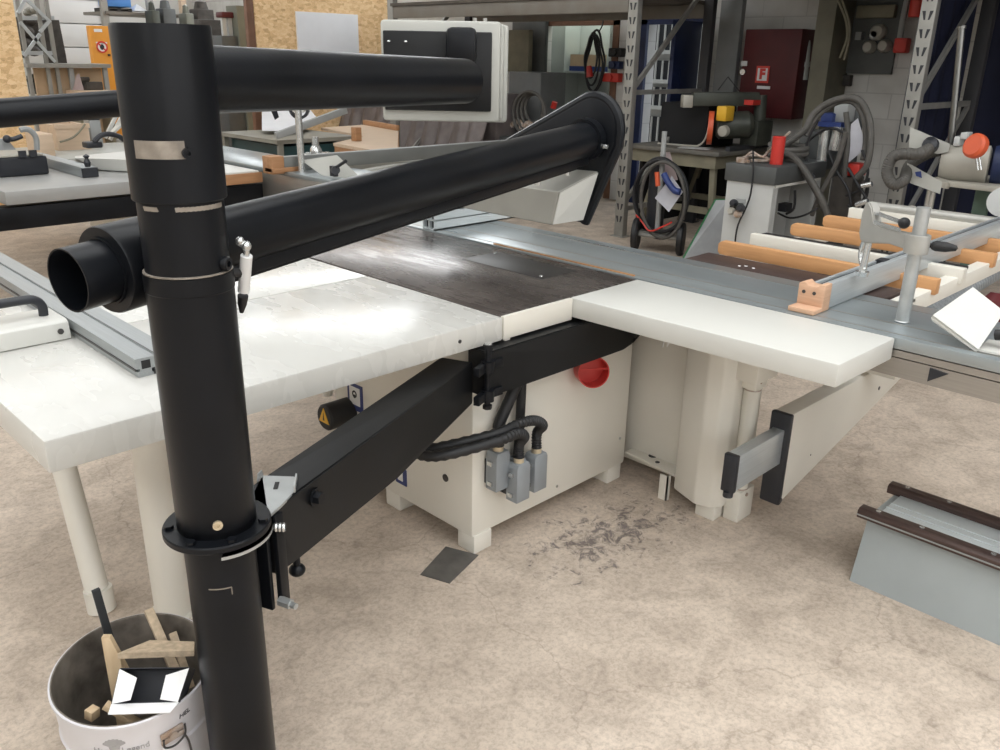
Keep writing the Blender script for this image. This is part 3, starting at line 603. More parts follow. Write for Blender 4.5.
mb = MB(); mb.solid([(2.388, 2.1125, 1.131), (2.594, 2.137, 1.121), (2.594, 2.0745, 1.310), (2.388, 2.0825, 1.252)], .003); mb.build('hood_end', 'white_lam', og, 'pale hood end')

# control panel on its own boom
cp_ = thing('control_panel', 'grey-framed control panel seen from behind, on a black swivel boom atop the post', 'control panel', (CX, CY, 1.47))
sv = MB().lathe([(.0, 1.757), (.077, 1.757), (.081, 1.760), (.082, 1.754), (.082, 1.472), (.0805, 1.470), (.0, 1.470)], (CX, CY, 0), seg=64).build('swivel_sleeve', 'black', cp_)
mb = MB(); P = []
for i in range(15):
    a = -2.86 + i * .076; P.append((CX + .0823 * math.cos(a), CY + .0823 * math.sin(a)))
for (xa, ya), (xb, yb) in zip(P, P[1:]): mb.bar((xa, ya, 1.5615), (xb, yb, 1.5615), .0016, .030)
mb.build('slot', 'pale_metal', sv, 'slot showing bare metal')
a = -1.76; mb = MB().lathe([(.004, 0), (.0095, 0), (.0095, .008), (.004, .008), (.004, .002), (0, .002)], (CX + .082 * math.cos(a), CY + .082 * math.sin(a), 1.556), (math.cos(a), math.sin(a), 0), 16); mb.build('set_screw', 'black', sv)
B0 = Vector((CX, CY, 1.672)); B1 = Vector((1.70, 1.855, 1.652))
bd = (B1 - B0).normalized(); bp_ = Vector((.710, -.704, 0)); bn = Vector((-.704, -.710, 0))   # panel runs along bp_, its back looks along bn
MB().cyl(B0 + bd * .05, B1 + bd * .0, .0595, seg=48).build('boom', 'black', cp_)
def pv(u, d, z): v = Vector((1.985, 2.254, 0)) + bp_ * u - bn * d; return (v.x, v.y, z)
PW = Matrix(((bp_.x, -bn.x, 0, 0), (bp_.y, -bn.y, 0, 0), (0, 0, 1, 0), (0, 0, 0, 1)))
pc = Vector((1.985, 2.254, 1.664))
def pbox(mb, u0, u1, d0, d1, z0, z1, bev=0.):
    return mb.box(u0, u1, d0, d1, z0, z1, bev, Matrix.Translation((pc.x, pc.y, 0)) @ PW)
mb = MB(); pbox(mb, -.225, .180, .062, .10, 1.504, 1.828, .012); pbox(mb, -.222, .192, .10, .125, 1.508, 1.823, .012); pbox(mb, -.222, .206, .125, .17, 1.499, 1.820, .012); hous = mb.build('panel_housing', 'cream_grey', cp_, 'pale grey panel housing')
mb = MB(); pbox(mb, -.215, .150, .045, .064, 1.540, 1.794, .004); mb.build('back_plate', 'black_plate', cp_)
mb = MB(); pbox(mb, .0, .100, -.04, .05, 1.694, 1.806, .018); pbox(mb, .0, .100, -.03, .05, 1.575, 1.693, .018); mb.build('pivot_block', 'black', cp_)
mb = MB()
for u in (-.195, -.138): mb.sphere(pv(u, .044, 1.760), .007, 1, 1, .6)
mb.build('screw', 'steel', cp_)
mb = MB()
for u in (.09, .125): v = pv(u, .12, 1.82); mb.cyl(v, (v[0], v[1], 1.84), .007)
mb.build('cable_gland', 'cast', cp_)
mb = MB(); pbox(mb, -.19, .15, .168, .173, 1.56, 1.79, 0); mb.build('screen', 'ink', cp_)



# ================================================================== things on the floor nearby
bu = thing('bucket', 'pale painted metal bucket with rusty latch, full of offcuts, beside the black post', 'bucket', (.545, 1.742, 0))
bx, by = .545, 1.742
prof = [(.0, .004), (.150, .004), (.152, 0), (.158, 0), (.158, .01), (.164, .13), (.168, .134), (.164, .139), (.168, .245), (.173, .250), (.169, .256), (.174, .352), (.179, .356), (.179, .364), (.174, .366), (.171, .362)]
MB().lathe(prof, (bx, by, 0), seg=64).build('bucket_shell', 'bucket', bu)
MB().lathe([(0, .008), (.148, .008), (.1705, .363), (.1715, .3655), (.1745, .3665), (.1752, .3645)], (bx, by, 0), seg=64).build('bucket_lining', 'zincbox', bu, 'dented dark inside of the bucket')
def oval(o):
    # the old bucket is dented to a slight oval, more so towards the rim
    d = Vector((-.413, -.911))
    for v in o.data.vertices:
        s = .14 * max(0, v.co.z) / .36 * (v.co.x * d.x + v.co.y * d.y); v.co.x += d.x * s; v.co.y += d.y * s
def bpt(a, r, z): return (bx + r * math.cos(a), by + r * math.sin(a), z)
def wrap(mb, a, z, r):
    for v in mb.bm.verts:
        aa = a + v.co.x / r; v.co = Vector((bx + (r + v.co.z) * math.cos(aa), by + (r + v.co.z) * math.sin(aa), z + v.co.y))
    return mb
def arc_of(px_deg): return math.radians(px_deg)
a0 = math.radians(-90)
la = math.radians(246)     # towards the camera
wrap(text_mesh('Han', .020, .0006), la - .41, .292, .1722).build('lettering', 'ink_grey', bu, 'faded printed word')
wrap(text_mesh('Legend', .020, .0006), la + .01, .292, .1722).build('lettering', 'ink_grey', bu, 'faded printed word')
mb = MB()
for k in range(7):
    t_ = math.radians(35 + k * 18.3); c_, s_ = math.cos(t_), math.sin(t_)
    mb.prism([(.008 * c_ - .0016 * s_, .008 * s_ + .0016 * c_), (.008 * c_ + .0016 * s_, .008 * s_ - .0016 * c_), (.026 * c_ + .0042 * s_, .026 * s_ - .0042 * c_), (.028 * c_, .028 * s_), (.026 * c_ - .0042 * s_, .026 * s_ + .0042 * c_)], -.0004, .0008)
mb.prism([(-.010, -.004), (.010, -.004), (.012, .006), (-.012, .006)], -.0004, .0008); wrap(mb, la - .235, .300, .1722).build('shell_emblem', 'ink_grey', bu, 'faded shell emblem')
wrap(text_mesh('HEL', .017, .0006, .2), la + .66, .322, .1726).build('scribble', 'ink', bu, 'black pen marks')
lat = math.radians(272)
lt = MB().grid(lambda a, b: (0, 0, 0), 1, 1) if False else None
for k in range(2):
    t = MB(); t.box(-.026, .026, -.016 + k * .018, -.002 + k * .018, 0, .006, .002); wrap(t, lat, .290, .1732); t.build('latch_plate', 'rust', bu, 'rusty latch plate')
t = MB(); t.cyl((0, 0, .003), (0, 0, .009), .010, seg=14); wrap(t, lat, .290, .1732); t.build('latch_rivet', 'rust', bu)

mb = MB(); mb.tube([bpt(lat - .12, .178, .29), bpt(lat - .12, .180, .27), bpt(lat, .182, .264), bpt(lat + .14, .182, .276), bpt(lat + .17, .178, .30)], .0025, 6, 5).tube([bpt(lat + .14, .180, .276), bpt(lat + .2, .176, .24), bpt(lat + .24, .172, .18)], .0025, 6, 5); mb.build('wire', 'iron_dark', bu)

for ch_ in bu.children: oval(ch_)
def off(name, mb, m, label, cat='offcut'): return solo(name, mb, m, label, cat, 'offcuts in the bucket')
off('plastic_strip', MB().bar((.560, 1.865, .14), (.533, 1.878, .512), .018, .010, .001, (0, 1, 0)), 'foam', 'dark grey strip standing tallest out of the bucket')
mb = MB(); fr = Vector((.520, 1.790, 0)); u = Vector((.71, -.70, 0))
mb.hull([(.497, 1.772, .17), (.523, 1.747, .17), (.509, 1.784, .17), (.535, 1.759, .17), (.500, 1.786, .385), (.526, 1.761, .385), (.510, 1.798, .385), (.536, 1.773, .385), (.506, 1.806, .428), (.520, 1.793, .428), (.515, 1.815, .428), (.529, 1.802, .428)])
off('wooden_board', mb, 'softwood', 'pale softwood board standing upright left of the white box')
off('wood_sliver', MB().bar((.575, 1.82, .22), (.548, 1.862, .352), .010, .006, .001), 'softwood', 'thin wood sliver leaning behind the white box')
off('chipboard_strip', MB().bar((.64, 1.72, .27), (.652, 1.895, .385), .022, .014, .001), 'chip', 'long chipboard strip leaning on the back rim')
off('chipboard_strip', MB().bar((.66, 1.71, .25), (.668, 1.80, .36), .018, .010, .001), 'chip', 'short chipboard strip right of the long one')
mb = MB(); mb.solid([(.518, 1.752, .392), (.650, 1.640, .392), (.672, 1.685, .380), (.60, 1.768, .376)], .014); off('chipboard_offcut', mb, 'chip', 'wide chipboard panel lying flat behind the white box')
off('wood_block', MB().obox((.432, 1.706, .318), (.024, .022, .024), .4, .1, .1, .001), 'softwood', 'small wood block at the left rim of the bucket')
off('wood_stick', MB().bar((.500, 1.62, .30), (.452, 1.672, .352), .018, .014, .001), 'softwood', 'short wood stick poking from under the white box')
BL, BR, TL, TR = Vector((0.456, 1.634, 0.376)), Vector((0.562, 1.541, 0.376)), Vector((0.494, 1.668, 0.428)), Vector((0.606, 1.566, 0.428))
cb = thing('cardboard_box', 'open white cardboard box with black inside lying on top of the bucket', 'box', (.56, 1.68, .29))
wv = (BR - BL).normalized().cross((TL - BL).normalized()).normalized() * -.05
mb = MB(); e = .002
mb.solid([BL, BR, BR + wv, BL + wv], e).solid([TL, TR, TR + wv, TL + wv], e).solid([BL, TL, TL + wv, BL + wv], e).solid([BR, TR, TR + wv, BR + wv], e).solid([BL + wv, BR + wv, TR + wv, TL + wv], e)
mb.build('box_body', 'card_black', cb)
hu = (BR - BL).normalized(); vu = (TL - BL).normalized(); nw = -wv.normalized()
mb = MB(); mb.solid([BL, BL + hu * .042 + nw * .012 + vu * .006, BL + hu * .046 + nw * .012 + vu * .052, TL], .0015); mb.build('flap', 'card_white', cb)
mb = MB(); mb.solid([BR, BR - hu * .036 + nw * .012 + vu * .006, BR - hu * .034 + nw * .012 + vu * .056, TR], .0015); mb.build('flap', 'card_white', cb)
mb = MB(); mb.solid([BL - hu * .002, BR + hu * .002, BR - hu * .006 - vu * .022 + nw * .022, BL + hu * .004 - vu * .022 + nw * .022], .0015); mb.build('flap', 'card_white', cb)

solo('floor_plate', MB().prism([(1.615, 1.985), (1.655, 1.875), (1.850, 1.935), (1.800, 2.06)], .0005, .004, 'xy'), 'plate_grey', 'thin dark metal sheet lying flat under the front machine foot', 'metal sheet')

# loose beam section lying on the floor at the right frame edge
lb = thing('loose_rail_beam', 'grey-blue sheet-metal beam with two dark brown rails lying on the floor', 'beam', (2.85, .2, 0))
MB().prism([(2.700, 0), (2.715, 0), (2.775, .225), (3.000, .225), (3.055, 0), (3.07, 0), (3.012, .236), (2.768, .236)], -1.0, .918, 'xz', 0).build('sheet_shell', 'sheet_grey', lb)
MB().box(2.775, 3.005, -1.0, .895, .236, .243, .001).box(2.86, 2.866, -1.0, .896, .243, .2455).box(2.90, 2.903, -1.0, .896, .243, .245).build('top_sheet', 'sheet_pale', lb, 'pale top sheet')
for x0, x1 in ((2.728, 2.785), (2.985, 3.040)):
    r = MB().prism([(x0, .236), (x1, .236), (x1, .262), (x1 - .012, .270), (x0 + .012, .270), (x0, .262)], -1.0, .945, 'xz', .002).build('brown_rail', 'brown_rail', lb)
    mb = MB()
    for y in (.885, .74, .52, .30, .1): mb.cyl(((x0 + x1) / 2, y, .270), ((x0 + x1) / 2, y, .273), .0085, seg=14)
    mb.build('screw', 'steel', r)
mb = MB(); mb.bar((2.7275, -1, .248), (2.7275, .945, .248), .003, .005); mb.build('edge_line', 'alu_y', lb)


# ================================================================== HALL
M['wall_white'] = blocks('white_block_wall', (.64, .63, .60), (.50, .49, .47))
M['wall_plain'] = mat('hall_wall', (.55, .54, .51), .8, var=.08, scale=1.5)
M['ceil'] = mat('hall_ceiling', (.42, .42, .41), .8, var=.06, scale=1)
M['sky_panel'] = emis('skylight_panel', (.95, .98, 1.0), 4.4)
M['sky_bright'] = emis('clear_skylight', (.95, .98, 1.0), 4.2)
M['osb'] = osb('osb_board')
M['fill_panel'] = emis('added_fill_light', (.97, .98, 1.0), 2.6)
M['dim_win'] = emis('hazy_window', (.95, .98, 1.0), 2.2)
M['bright_win'] = emis('bright_window', (.95, .98, 1.0), 6.5)
M['far_win'] = emis('daylight_window', (.95, .98, 1.0), 4.)
fl = MB().box(-7, 9.2, -7, 18.3, -.12, 0); struct('floor', fl, 'concrete')
WX = 8.9
def wall_x(x0, x1, y0, y1, z1, holes):
    """block wall along y with rectangular openings (ya, yb, za, zb)"""
    mb = MB(); cur = y0
    for ya, yb, za, zb in sorted(holes):
        mb.box(x0, x1, cur, ya, 0, z1)
        if za > 0: mb.box(x0, x1, ya, yb, 0, za)
        mb.box(x0, x1, ya, yb, zb, z1); cur = yb
    mb.box(x0, x1, cur, y1, 0, z1); return mb
struct('wall_right', wall_x(WX, WX + .3, -7, 18.3, 6.0, [(5.66, 6.57, 0, 2.16), (6.98, 8.28, 0, 2.12)]), 'wall_white')
struct('wall_left', MB().box(-7.2, -7, -7, 18.3, 0, 6), 'wall_plain')
struct('wall_front', MB().box(-7, 9.2, -7.2, -7, 0, 6), 'wall_plain')
struct('wall_back', MB().box(-7, 9.2, 18.1, 18.3, 0, 6), 'wall_plain')
struct('ceiling', MB().box(-7.2, 9.2, -7.2, 18.3, 6, 6.15), 'ceil')
k = 0
for y0 in (-5.2, -3.2, -1.2, .8, 2.8, 6.8, 10.5, 14.2):  # roof skylights, with extra rows added to light the saw front
    for x0, x1 in ((-6.0, -2.8), (-1.2, 4.4)):
        k += 1; struct(f'window_{k}', MB().box(x0, x1, y0, y0 + 1.7, 5.93, 5.99), 'sky_panel' if y0 < 6 else 'sky_bright')
# windows in far and right walls; added fill panels in front and left walls
for x0 in (-6.0, -3.2, -.4, 2.4, 5.2):
    k += 1; struct(f'window_{k}', MB().box(x0, x0 + 2.3, 18.02, 18.09, 3.3, 5.2), 'dim_win')
for y0 in (9.4, 12.2, 15.0):
    k += 1; struct(f'window_{k}', MB().box(WX - .09, WX - .02, y0, y0 + 2.4, 3.0, 5.4), 'bright_win')
for x0 in (-5.5, -2.2, 1.1, 4.4):
    k += 1; struct(f'window_{k}', MB().box(x0, x0 + 2.6, -6.98, -6.91, 1.8, 5.0), 'fill_panel')  # unseen panels behind the camera, added to brighten camera-facing surfaces
for y0 in (-5.0, 10.6):
    k += 1; struct(f'window_{k}', MB().box(-6.98, -6.91, y0, y0 + 2.6, 3.0, 4.8), 'fill_panel')  # more unseen fill panels, added in the left wall
# outdoors behind the gate opening
SC.world = bpy.data.worlds.new('sky'); SC.world.use_nodes = True
wn = SC.world.node_tree; bg = wn.nodes['Background']; bg.inputs['Color'].default_value = (.80, .89, 1, 1); bg.inputs['Strength'].default_value = 2.2
SC.view_settings.exposure = -0.57


# ================================================================== BACKGROUND, RIGHT: racks, wall, benches
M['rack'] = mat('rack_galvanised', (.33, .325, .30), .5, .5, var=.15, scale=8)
M['rack_beam'] = mat('rack_beam_paint', (.20, .19, .165), .55, .1, scale=5, col2=(.17, .145, .12))
M['dark_wood'] = mat('dark_boards', (.10, .085, .07), .8, var=.3, scale=6)
M['blue_steel'] = mat('dark_blue_steel', (.012, .022, .075), .4, .2, var=.2, scale=5)
M['blue_tarp'] = mat('dark_blue_tarpaulin', (.003, .0055, .026), .75, var=.3, scale=4)
M['fire_red'] = mat('dark_red_steel', (.085, .009, .011), .5, .1, var=.2, scale=6)
M['sign_red'] = mat('sign_red', (.62, .045, .03), .45, var=.05)
M['pillar_paint'] = mat('olive_grey_paint', (.155, .145, .105), .65, var=.2, scale=5)  # one even olive grey on every pillar face
M['panel_grey'] = mat('switch_board_grey', (.10, .105, .10), .6, var=.2, scale=5)
M['brown_frame'] = mat('brown_door_frame', (.17, .085, .05), .6, var=.2, scale=8)
M['cupboard'] = mat('pale_cupboard', (.52, .56, .53), .5, var=.05, scale=3)
M['cable'] = mat('black_cable', (.012, .012, .014), .5, var=.1)
M['hose_grey'] = mat('dusty_hose', (.085, .08, .072), .6, var=.2, scale=20)
M['dull_black'] = mat('dull_black_board', (.008, .008, .009), .85)
M['wall_grey'] = mat('dull_grey_sheet', (.21, .215, .21), .6, var=.15)
M['rack_shade'] = mat('rack_painted_shade', (.035, .035, .038), .7, var=.2)  # rear uprights of the same rack, shade put into the colour
M['olive'] = mat('olive_machine_paint', (.06, .065, .052), .5, .2, var=.3, scale=8)
M['trestle'] = mat('trestle_beige', (.22, .20, .14), .6, var=.2, scale=6)
M['bench_top'] = mat('dusty_bench_top', (.16, .15, .13), .6, .2, var=.3, scale=5)
M['lightgrey'] = mat('light_grey_machine', (.52, .53, .52), .45, .1, var=.08, scale=4)
M['darkgrey'] = mat('dark_grey_machine', (.085, .09, .09), .5, .2, var=.15, scale=5)
M['blue_part'] = mat('blue_paint', (.018, .04, .17), .5, var=.15, scale=10)
M['orange_cap'] = mat('orange_plastic', (.62, .10, .035), .45, var=.08)
M['cream_cast'] = mat('cream_cast_iron', (.40, .38, .33), .5, .1, var=.12, scale=8)
M['green_leg'] = mat('green_grey_paint', (.12, .19, .155), .5, .1, var=.15, scale=8)
M['navy'] = mat('navy_motor_paint', (.012, .022, .07), .5, .1, var=.2, scale=8)
M['rag'] = mat('pale_rag', (.46, .46, .50), .8, var=.15, scale=8)
M['green_edge'] = mat('green_edge_tape', (.03, .16, .06), .5, var=.1)
M['clearish'] = mat('dusty_pale_pane', (.33, .34, .35), .35, var=.25, scale=5)
M['pink_rag'] = mat('pinkish_sheet', (.42, .34, .34), .7, var=.15, scale=8)
M['orange_wood'] = wood('orange_wood', (.44, .235, .115), (.33, .165, .075), (1, 10, 10))
M['pale_wood'] = wood('pale_wood_top', (.66, .50, .36), (.56, .42, .30), (1, 8, 8))
M['teal'] = mat('dark_teal_paint', (.018, .06, .065), .5, var=.15)
M['pile'] = mat('wrinkled_brown_foil', (.15, .125, .118), .45, .1, var=.35, scale=7, stretch=(1, 1, 1), rvar=.1)
M['cardb'] = mat('brown_cardboard', (.55, .40, .26), .75, var=.12, scale=5)
M['door_white'] = mat('white_sectional_door', (.66, .65, .635), .5, var=.05, scale=2)
M['orange_cab'] = mat('orange_cabinet_paint', (.72, .30, .03), .45, var=.06)
M['clutter'] = mat('dark_clutter', (.06, .052, .045), .7, var=.5, scale=9)
M['blue_crate'] = mat('bright_blue_crate', (.08, .25, .62), .5, var=.1)
M['paper'] = mat('white_paper', (.78, .79, .82), .6, var=.03)
M['grey_machine'] = mat('grey_machine_table', (.36, .36, .35), .42, .2, var=.08, scale=4)
M['khaki_grey'] = mat('dull_grey_fence', (.19, .195, .185), .45, .3, var=.1)
M['khaki'] = mat('khaki_machine', (.26, .25, .21), .5, var=.12, scale=4)
M['green_old'] = mat('old_green_machine', (.17, .175, .14), .5, var=.15, scale=5)

def upright(x, y, h, rack, m_='rack'):
    mb = MB(); mb.box(x, x + .075, y - .055, y + .055, 0, h, .004).box(x - .03, x + .10, y - .08, y + .08, 0, .008)
    up = mb.build('upright', m_, rack)
    return up
def slots(x, y, z0, z1, up, st=.125):
    mb = MB(); z = z0
    while z < z1:
        for s in (-1, 1):
            mb.prism([(y + s * .028 - .013, z + .062), (y + s * .028 + .012, z + .062), (y + s * .015 + .006, z), (y + s * .015 - .006, z)], x - .0012, x + .002, 'yz')
        z += st
    o = mb.build('slot_holes', 'plastic', up, 'teardrop slots'); o['kind'] = 'stuff'
def rack_frame(x0, x1, y, h, rack):
    upright(x0, y, h, rack) if False else None
RX0, RX1 = 6.99, 8.28
rk = thing('pallet_rack', 'grey pallet rack of slotted uprights carrying a dark board deck along the white wall', 'rack', (RX0, 5.3, 0))
for y in (8.98, 5.28, 2.59):
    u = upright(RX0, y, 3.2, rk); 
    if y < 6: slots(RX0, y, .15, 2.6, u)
    upright(RX1, y, 3.2, rk, 'rack_shade')
    mb = MB(); zs = (.30, 1.40, 2.55)
    for z in (.28, 1.41): mb.bar((RX0 + .07, y, z), (RX1, y, z), .03, .045)
    mb.bar((RX0 + .07, y, 1.43), (RX1, y, 2.50), .03, .045).bar((RX0 + .07, y, .34), (RX1, y, 1.39), .03, .04)
    mb.build('frame_brace', 'rack', rk)
for (ya, yb) in ((5.34, 8.92),):
    mb = MB()
    for x in (RX0, RX1 + .03): mb.box(x, x + .045, ya, yb, 2.13, 2.265, .003)
    mb.build('shelf_beam', 'rack_beam', rk)
mb = MB()
for x in (RX0, RX1 + .03): mb.box(x, x + .045, 2.65, 5.22, 2.46, 2.60, .003).box(x, x + .045, -.06, 2.53, 2.46, 2.60, .003)
mb.build('shelf_beam', 'rack_beam', rk)
mb = MB(); mb.box(RX0 - .02, RX1 + .10, 5.34, 8.95, 2.267, 2.30).box(RX0 - .35, WX - .02, -1.6, 5.25, 2.602, 2.64); mb.build('shelf_boards', 'dark_wood', rk)  # higher boards are carried on to the wall to shade it
for y in (-.12,): upright(RX0, y, 3.2, rk); upright(RX1, y, 3.2, rk)
# unseen storage deck between rack and wall, added to darken the wall
struct('shade_deck', MB().box(RX1 + .12, WX, -1.6, 9.0, 2.70, 2.78), 'dark_wood')

# gate opening: dark blue steel frame and an open leaf, with the neighbouring house outside
d1 = MB().box(WX - .03, WX + .02, 6.48, 6.60, 0, 2.20).box(WX - .03, WX + .02, 5.62, 6.6, 2.10, 2.22); struct('door_1', d1, 'blue_steel')
d2 = MB().box(8.36, WX - .03, 5.715, 5.765, .02, 2.12, .004).box(8.38, 8.41, 5.765, 5.78, .1, 2.05).box(8.5, 8.62, 5.700, 5.714, 1.35, 1.62); struct('door_2', d2, 'blue_steel')
struct('door_3', MB().box(WX - .03, WX + .03, 5.60, 5.635, 0, 2.16), 'blue_steel')
ny = 8.2
hb = thing('neighbour_house', 'white rendered house with dark barred windows seen through the open gate', 'house', (12.8, 8.5, 0))
MB().box(12.6, 13.0, 4, 14, -.5, 7).build('house_wall', 'white_lam', hb)
for z0, z1 in ((1.86, 2.34), (1.40, 1.70), (.98, 1.28), (.3, .8)):
    y0, y1 = 8.62, 9.03
    wf = MB().box(12.52, 12.60, y0, y1, z0, z1).build('window_pane', 'plastic', hb)
    mb = MB()
    for k in range(4): mb.box(12.49, 12.52, y0 + k * (y1 - y0) / 3 - .012, y0 + k * (y1 - y0) / 3 + .012, z0, z1)
    mb.box(12.45, 12.56, y0 - .1, y1 + .1, z0 - .06, z0); mb.build('window_bars', 'white_lam', wf)
struct('floor_1', MB().box(9.2, 16, -4, 16, -.16, -.02), 'concrete')

# doorway into the side room with a brown frame, pale cupboard inside
mb = MB().box(WX - .02, WX + .05, 6.90, 6.99, 0, 2.20).box(WX - .02, WX + .05, 8.27, 8.36, 0, 2.20).box(WX - .02, WX + .05, 6.90, 8.36, 2.10, 2.22); struct('door_4', mb, 'brown_frame')
mb = MB().box(9.2, 9.72, 6.955, 6.975, 0, 2.7).box(9.2, 9.72, 9.6, 9.68, 0, 2.7).box(9.72, 9.76, 6.975, 9.60, 0, 2.7).box(9.2, 9.76, 6.955, 9.68, 2.7, 2.8); struct('wall_side_room', mb, 'wall_plain')
struct('window_30', MB().box(9.25, 9.68, 7.2, 9.0, 2.66, 2.69), emis('added_room_lamp', (.93, 1, .96), 6.))  # unseen ceiling lamp panel, added to light the side room
cu = thing('cupboard', 'pale open shelf cupboard standing in the side room behind the doorway', 'cupboard', (9.5, 7.9, 0))
ya, yb, yc = (9.4, 7.388, 1.698)[1], (9.4, 8.187, 1.686)[1], (9.4, 8.559, 1.68)[1]
mb = MB().box(9.36, 9.70, yb, yb + .03, 0, 2.3).box(9.36, 9.70, ya, ya + .03, 0, 2.3).box(9.68, 9.70, ya + .03, yb, 0, 2.3).box(9.36, 9.70, yc, yc + .03, 0, 2.3).box(9.40, 9.42, yb + .03, yc, 0, 2.3); mb.build('cupboard_body', 'cupboard', cu)
for z in (.5, 1.02, 1.52): MB().box(9.37, 9.68, ya + .03, yb, z, z + .025).build('shelf', 'cupboard', cu)
solo('folder_stack', MB().box(9.42, 9.66, yb - .62, yb - .05, 1.547, 1.61), 'blue_part', 'flat blue folder stack on the cupboard shelf', 'folders')
solo('carton', MB().box(9.42, 9.66, yb - .5, yb - .06, 1.612, 1.76), 'cardb', 'brown carton on top of the blue folders in the cupboard', 'box')

# cable coil and sockets hanging on the wall by the doorway
CQ = (8.78, 7.183, 1.684)
cc = thing('cable_coil', 'coiled black extension cable with a red plug hanging by the doorway', 'cable', (8.8, 7.2, 1.0))
for k, (dy, r1, r2, dz) in enumerate(((0, .155, .36, 0), (.03, .115, .31, .02), (-.02, .135, .33, -.03), (.02, .10, .25, .05))):
    P = [(8.80 - .02 * k, CQ[1] + dy + r1 * math.sin(t_ * PI / 6) * (1 if math.cos(t_ * PI / 6) < .3 else .7), CQ[2] + dz + r2 * math.cos(t_ * PI / 6)) for t_ in range(12)]
    MB().tube(P, .014, 8, 3, closed=True).build('cable_loop', 'cable', cc)
MB().tube([(8.80, CQ[1] - .03, CQ[2] + .33), (8.84, CQ[1] - .06, CQ[2] + .45), (8.86, CQ[1], CQ[2] + .7)], .008, 6, 4).build('hanging_cord', 'cable', cc)
MB().cyl((8.7, 7.169, 1.495), (8.7, 7.194, 1.624), .045, .032, 14).build('plug', 'red', cc, 'red plug')
def sock(name, px, m, label, t=.08):
    y0, y1, z0, z1 = px; return solo(name, MB().box(8.80, 8.90, y0, y1, z0, z1, .012).cyl((8.80, (y0 + y1) / 2, (z0 + z1) / 2), (8.77, (y0 + y1) / 2, (z0 + z1) / 2), min(y1 - y0, z1 - z0) * .38), m, label, 'socket', 'sockets by the doorway')
sock('socket', (6.785, 6.985, 1.735, 1.838), 'cable', 'black wall socket, top one beside the cable coil')
sock('socket', (6.803, 6.974, 1.596, 1.688), 'blue_steel', 'dark blue wall socket between the black and the red ones')
sock('socket', (6.807, 7.057, 1.443, 1.548), 'sign_red', 'red wall socket, lowest beside the cable coil')

# fire cabinet
y0, y1, z0, z1 = (4.378, 5.017, 1.156, 2.031)
fb = thing('fire_cabinet', 'dark red steel fire cabinet on the block wall', 'fire cabinet', (8.75, (y0 + y1) / 2, z0))
MB().box(8.62, 8.90, y0 - .0, y1, z0, z1, .008).build('cabinet_body', 'fire_red', fb)
a_ = (4.686, 4.836, 1.504, 1.672)
sg = MB().box(8.612, 8.620, a_[0], a_[1], a_[2], a_[3]).build('sign', 'sign_red', fb, 'red and white F sign')
MB().box(8.6095, 8.6125, a_[0] + .018, a_[1] - .018, a_[2] + .022, a_[3] - .022).build('sign_field', 'label_white', sg)
t = text_mesh('F', .135, .001, bold=.008); t.xf(frame((8.6085, (a_[0] + a_[1]) / 2, (a_[2] + a_[3]) / 2), (0, -1, 0), (0, 0, 1))); t.build('sign_letter', 'sign_red', sg)
for q, nm in (((4.956, 5.028, 1.667, 1.717), 'label'), ((4.656, 4.806, 1.444, 1.474), 'label')): MB().box(8.612, 8.62, *q).build(nm, 'label_white', fb, 'small white label')
q = (4.957, 5.016, 1.567, 1.647); MB().lathe([(0, 0), (.035, 0), (.03, .03), (0, .03)], (8.62, (q[0] + q[1]) / 2, (q[2] + q[3]) / 2), (-1, 0, 0), 16).build('lock', 'steel', fb)
cd = [(8.8, 4.488, 1.949), (8.8, 4.435, 1.959), (8.8, 4.403, 1.892), (8.8, 4.39, 1.738), (8.8, 4.382, 1.544)]
solo('conduit_pipe', MB().tube(cd, .035, 10, 3).cyl((8.8, 4.398, 1.719), (8.8, 4.395, 1.67), .05), 'lightgrey', 'white plastic pipe elbow beside the fire cabinet', 'pipe')
# pillar in front of the wall
y0, y1, _, _ = (3.979, 4.153, 1.74, 1.74)
struct('trim_2', MB().box(8.45, 8.90, y0, y1 + .01, 0, 6), 'pillar_paint')
solo('wire_bundle', MB().tube([(8.43, 3.967, 2.274), (8.43, 3.86, 2.098), (8.43, 3.823, 1.939), (8.43, 3.863, 1.761)], .012, 6, 4).tube([(8.43, 3.927, 2.273), (8.43, 3.827, 2.08), (8.43, 3.801, 1.922), (8.43, 3.82, 1.743)], .012, 6, 4), 'trestle', 'brown cables hanging down the pillar', 'cables')
# switch board
a_ = (3.528, 4.03, 1.619, 2.293)
sb = thing('switch_board', 'dark grey switch board with lamp and round fittings high on the block wall', 'switch board', (8.88, (a_[0] + a_[1]) / 2, a_[2]))
MB().box(8.86, 8.90, a_[0], a_[1], a_[2], a_[3] + .2).build('board', 'panel_grey', sb)
MB().box(8.78, 8.86, *(3.563, 3.931, 2.128, 2.243), .01).build('lamp_box', 'trestle', sb, 'beige oblong lamp box')
for (u, v, r, m_) in ((880, 32, .075, 'cream_cast'), (871, 47, .06, 'cream_cast'), (886, 46, .06, 'cream_cast'), (877, 35, .05, 'lightgrey')):
    c_ = PX(u, v, 8.86); MB().lathe([(0, 0), (r, 0), (r, .06), (r * .7, .09), (0, .09)], c_, (-1, 0, 0), 18).build('round_fitting', m_, sb)
MB().box(8.78, 8.86, *(3.844, 3.903, 1.931, 2.004)).build('switch', 'greypaint', sb)
solo('switch_box', MB().box(8.78, 8.90, *(3.397, 3.518, 1.815, 1.949), .015).cyl((8.78, 3.453, 1.877), (8.74, 3.437, 1.877), .05), 'sign_red', 'red switch box beside the switch board', 'switch')
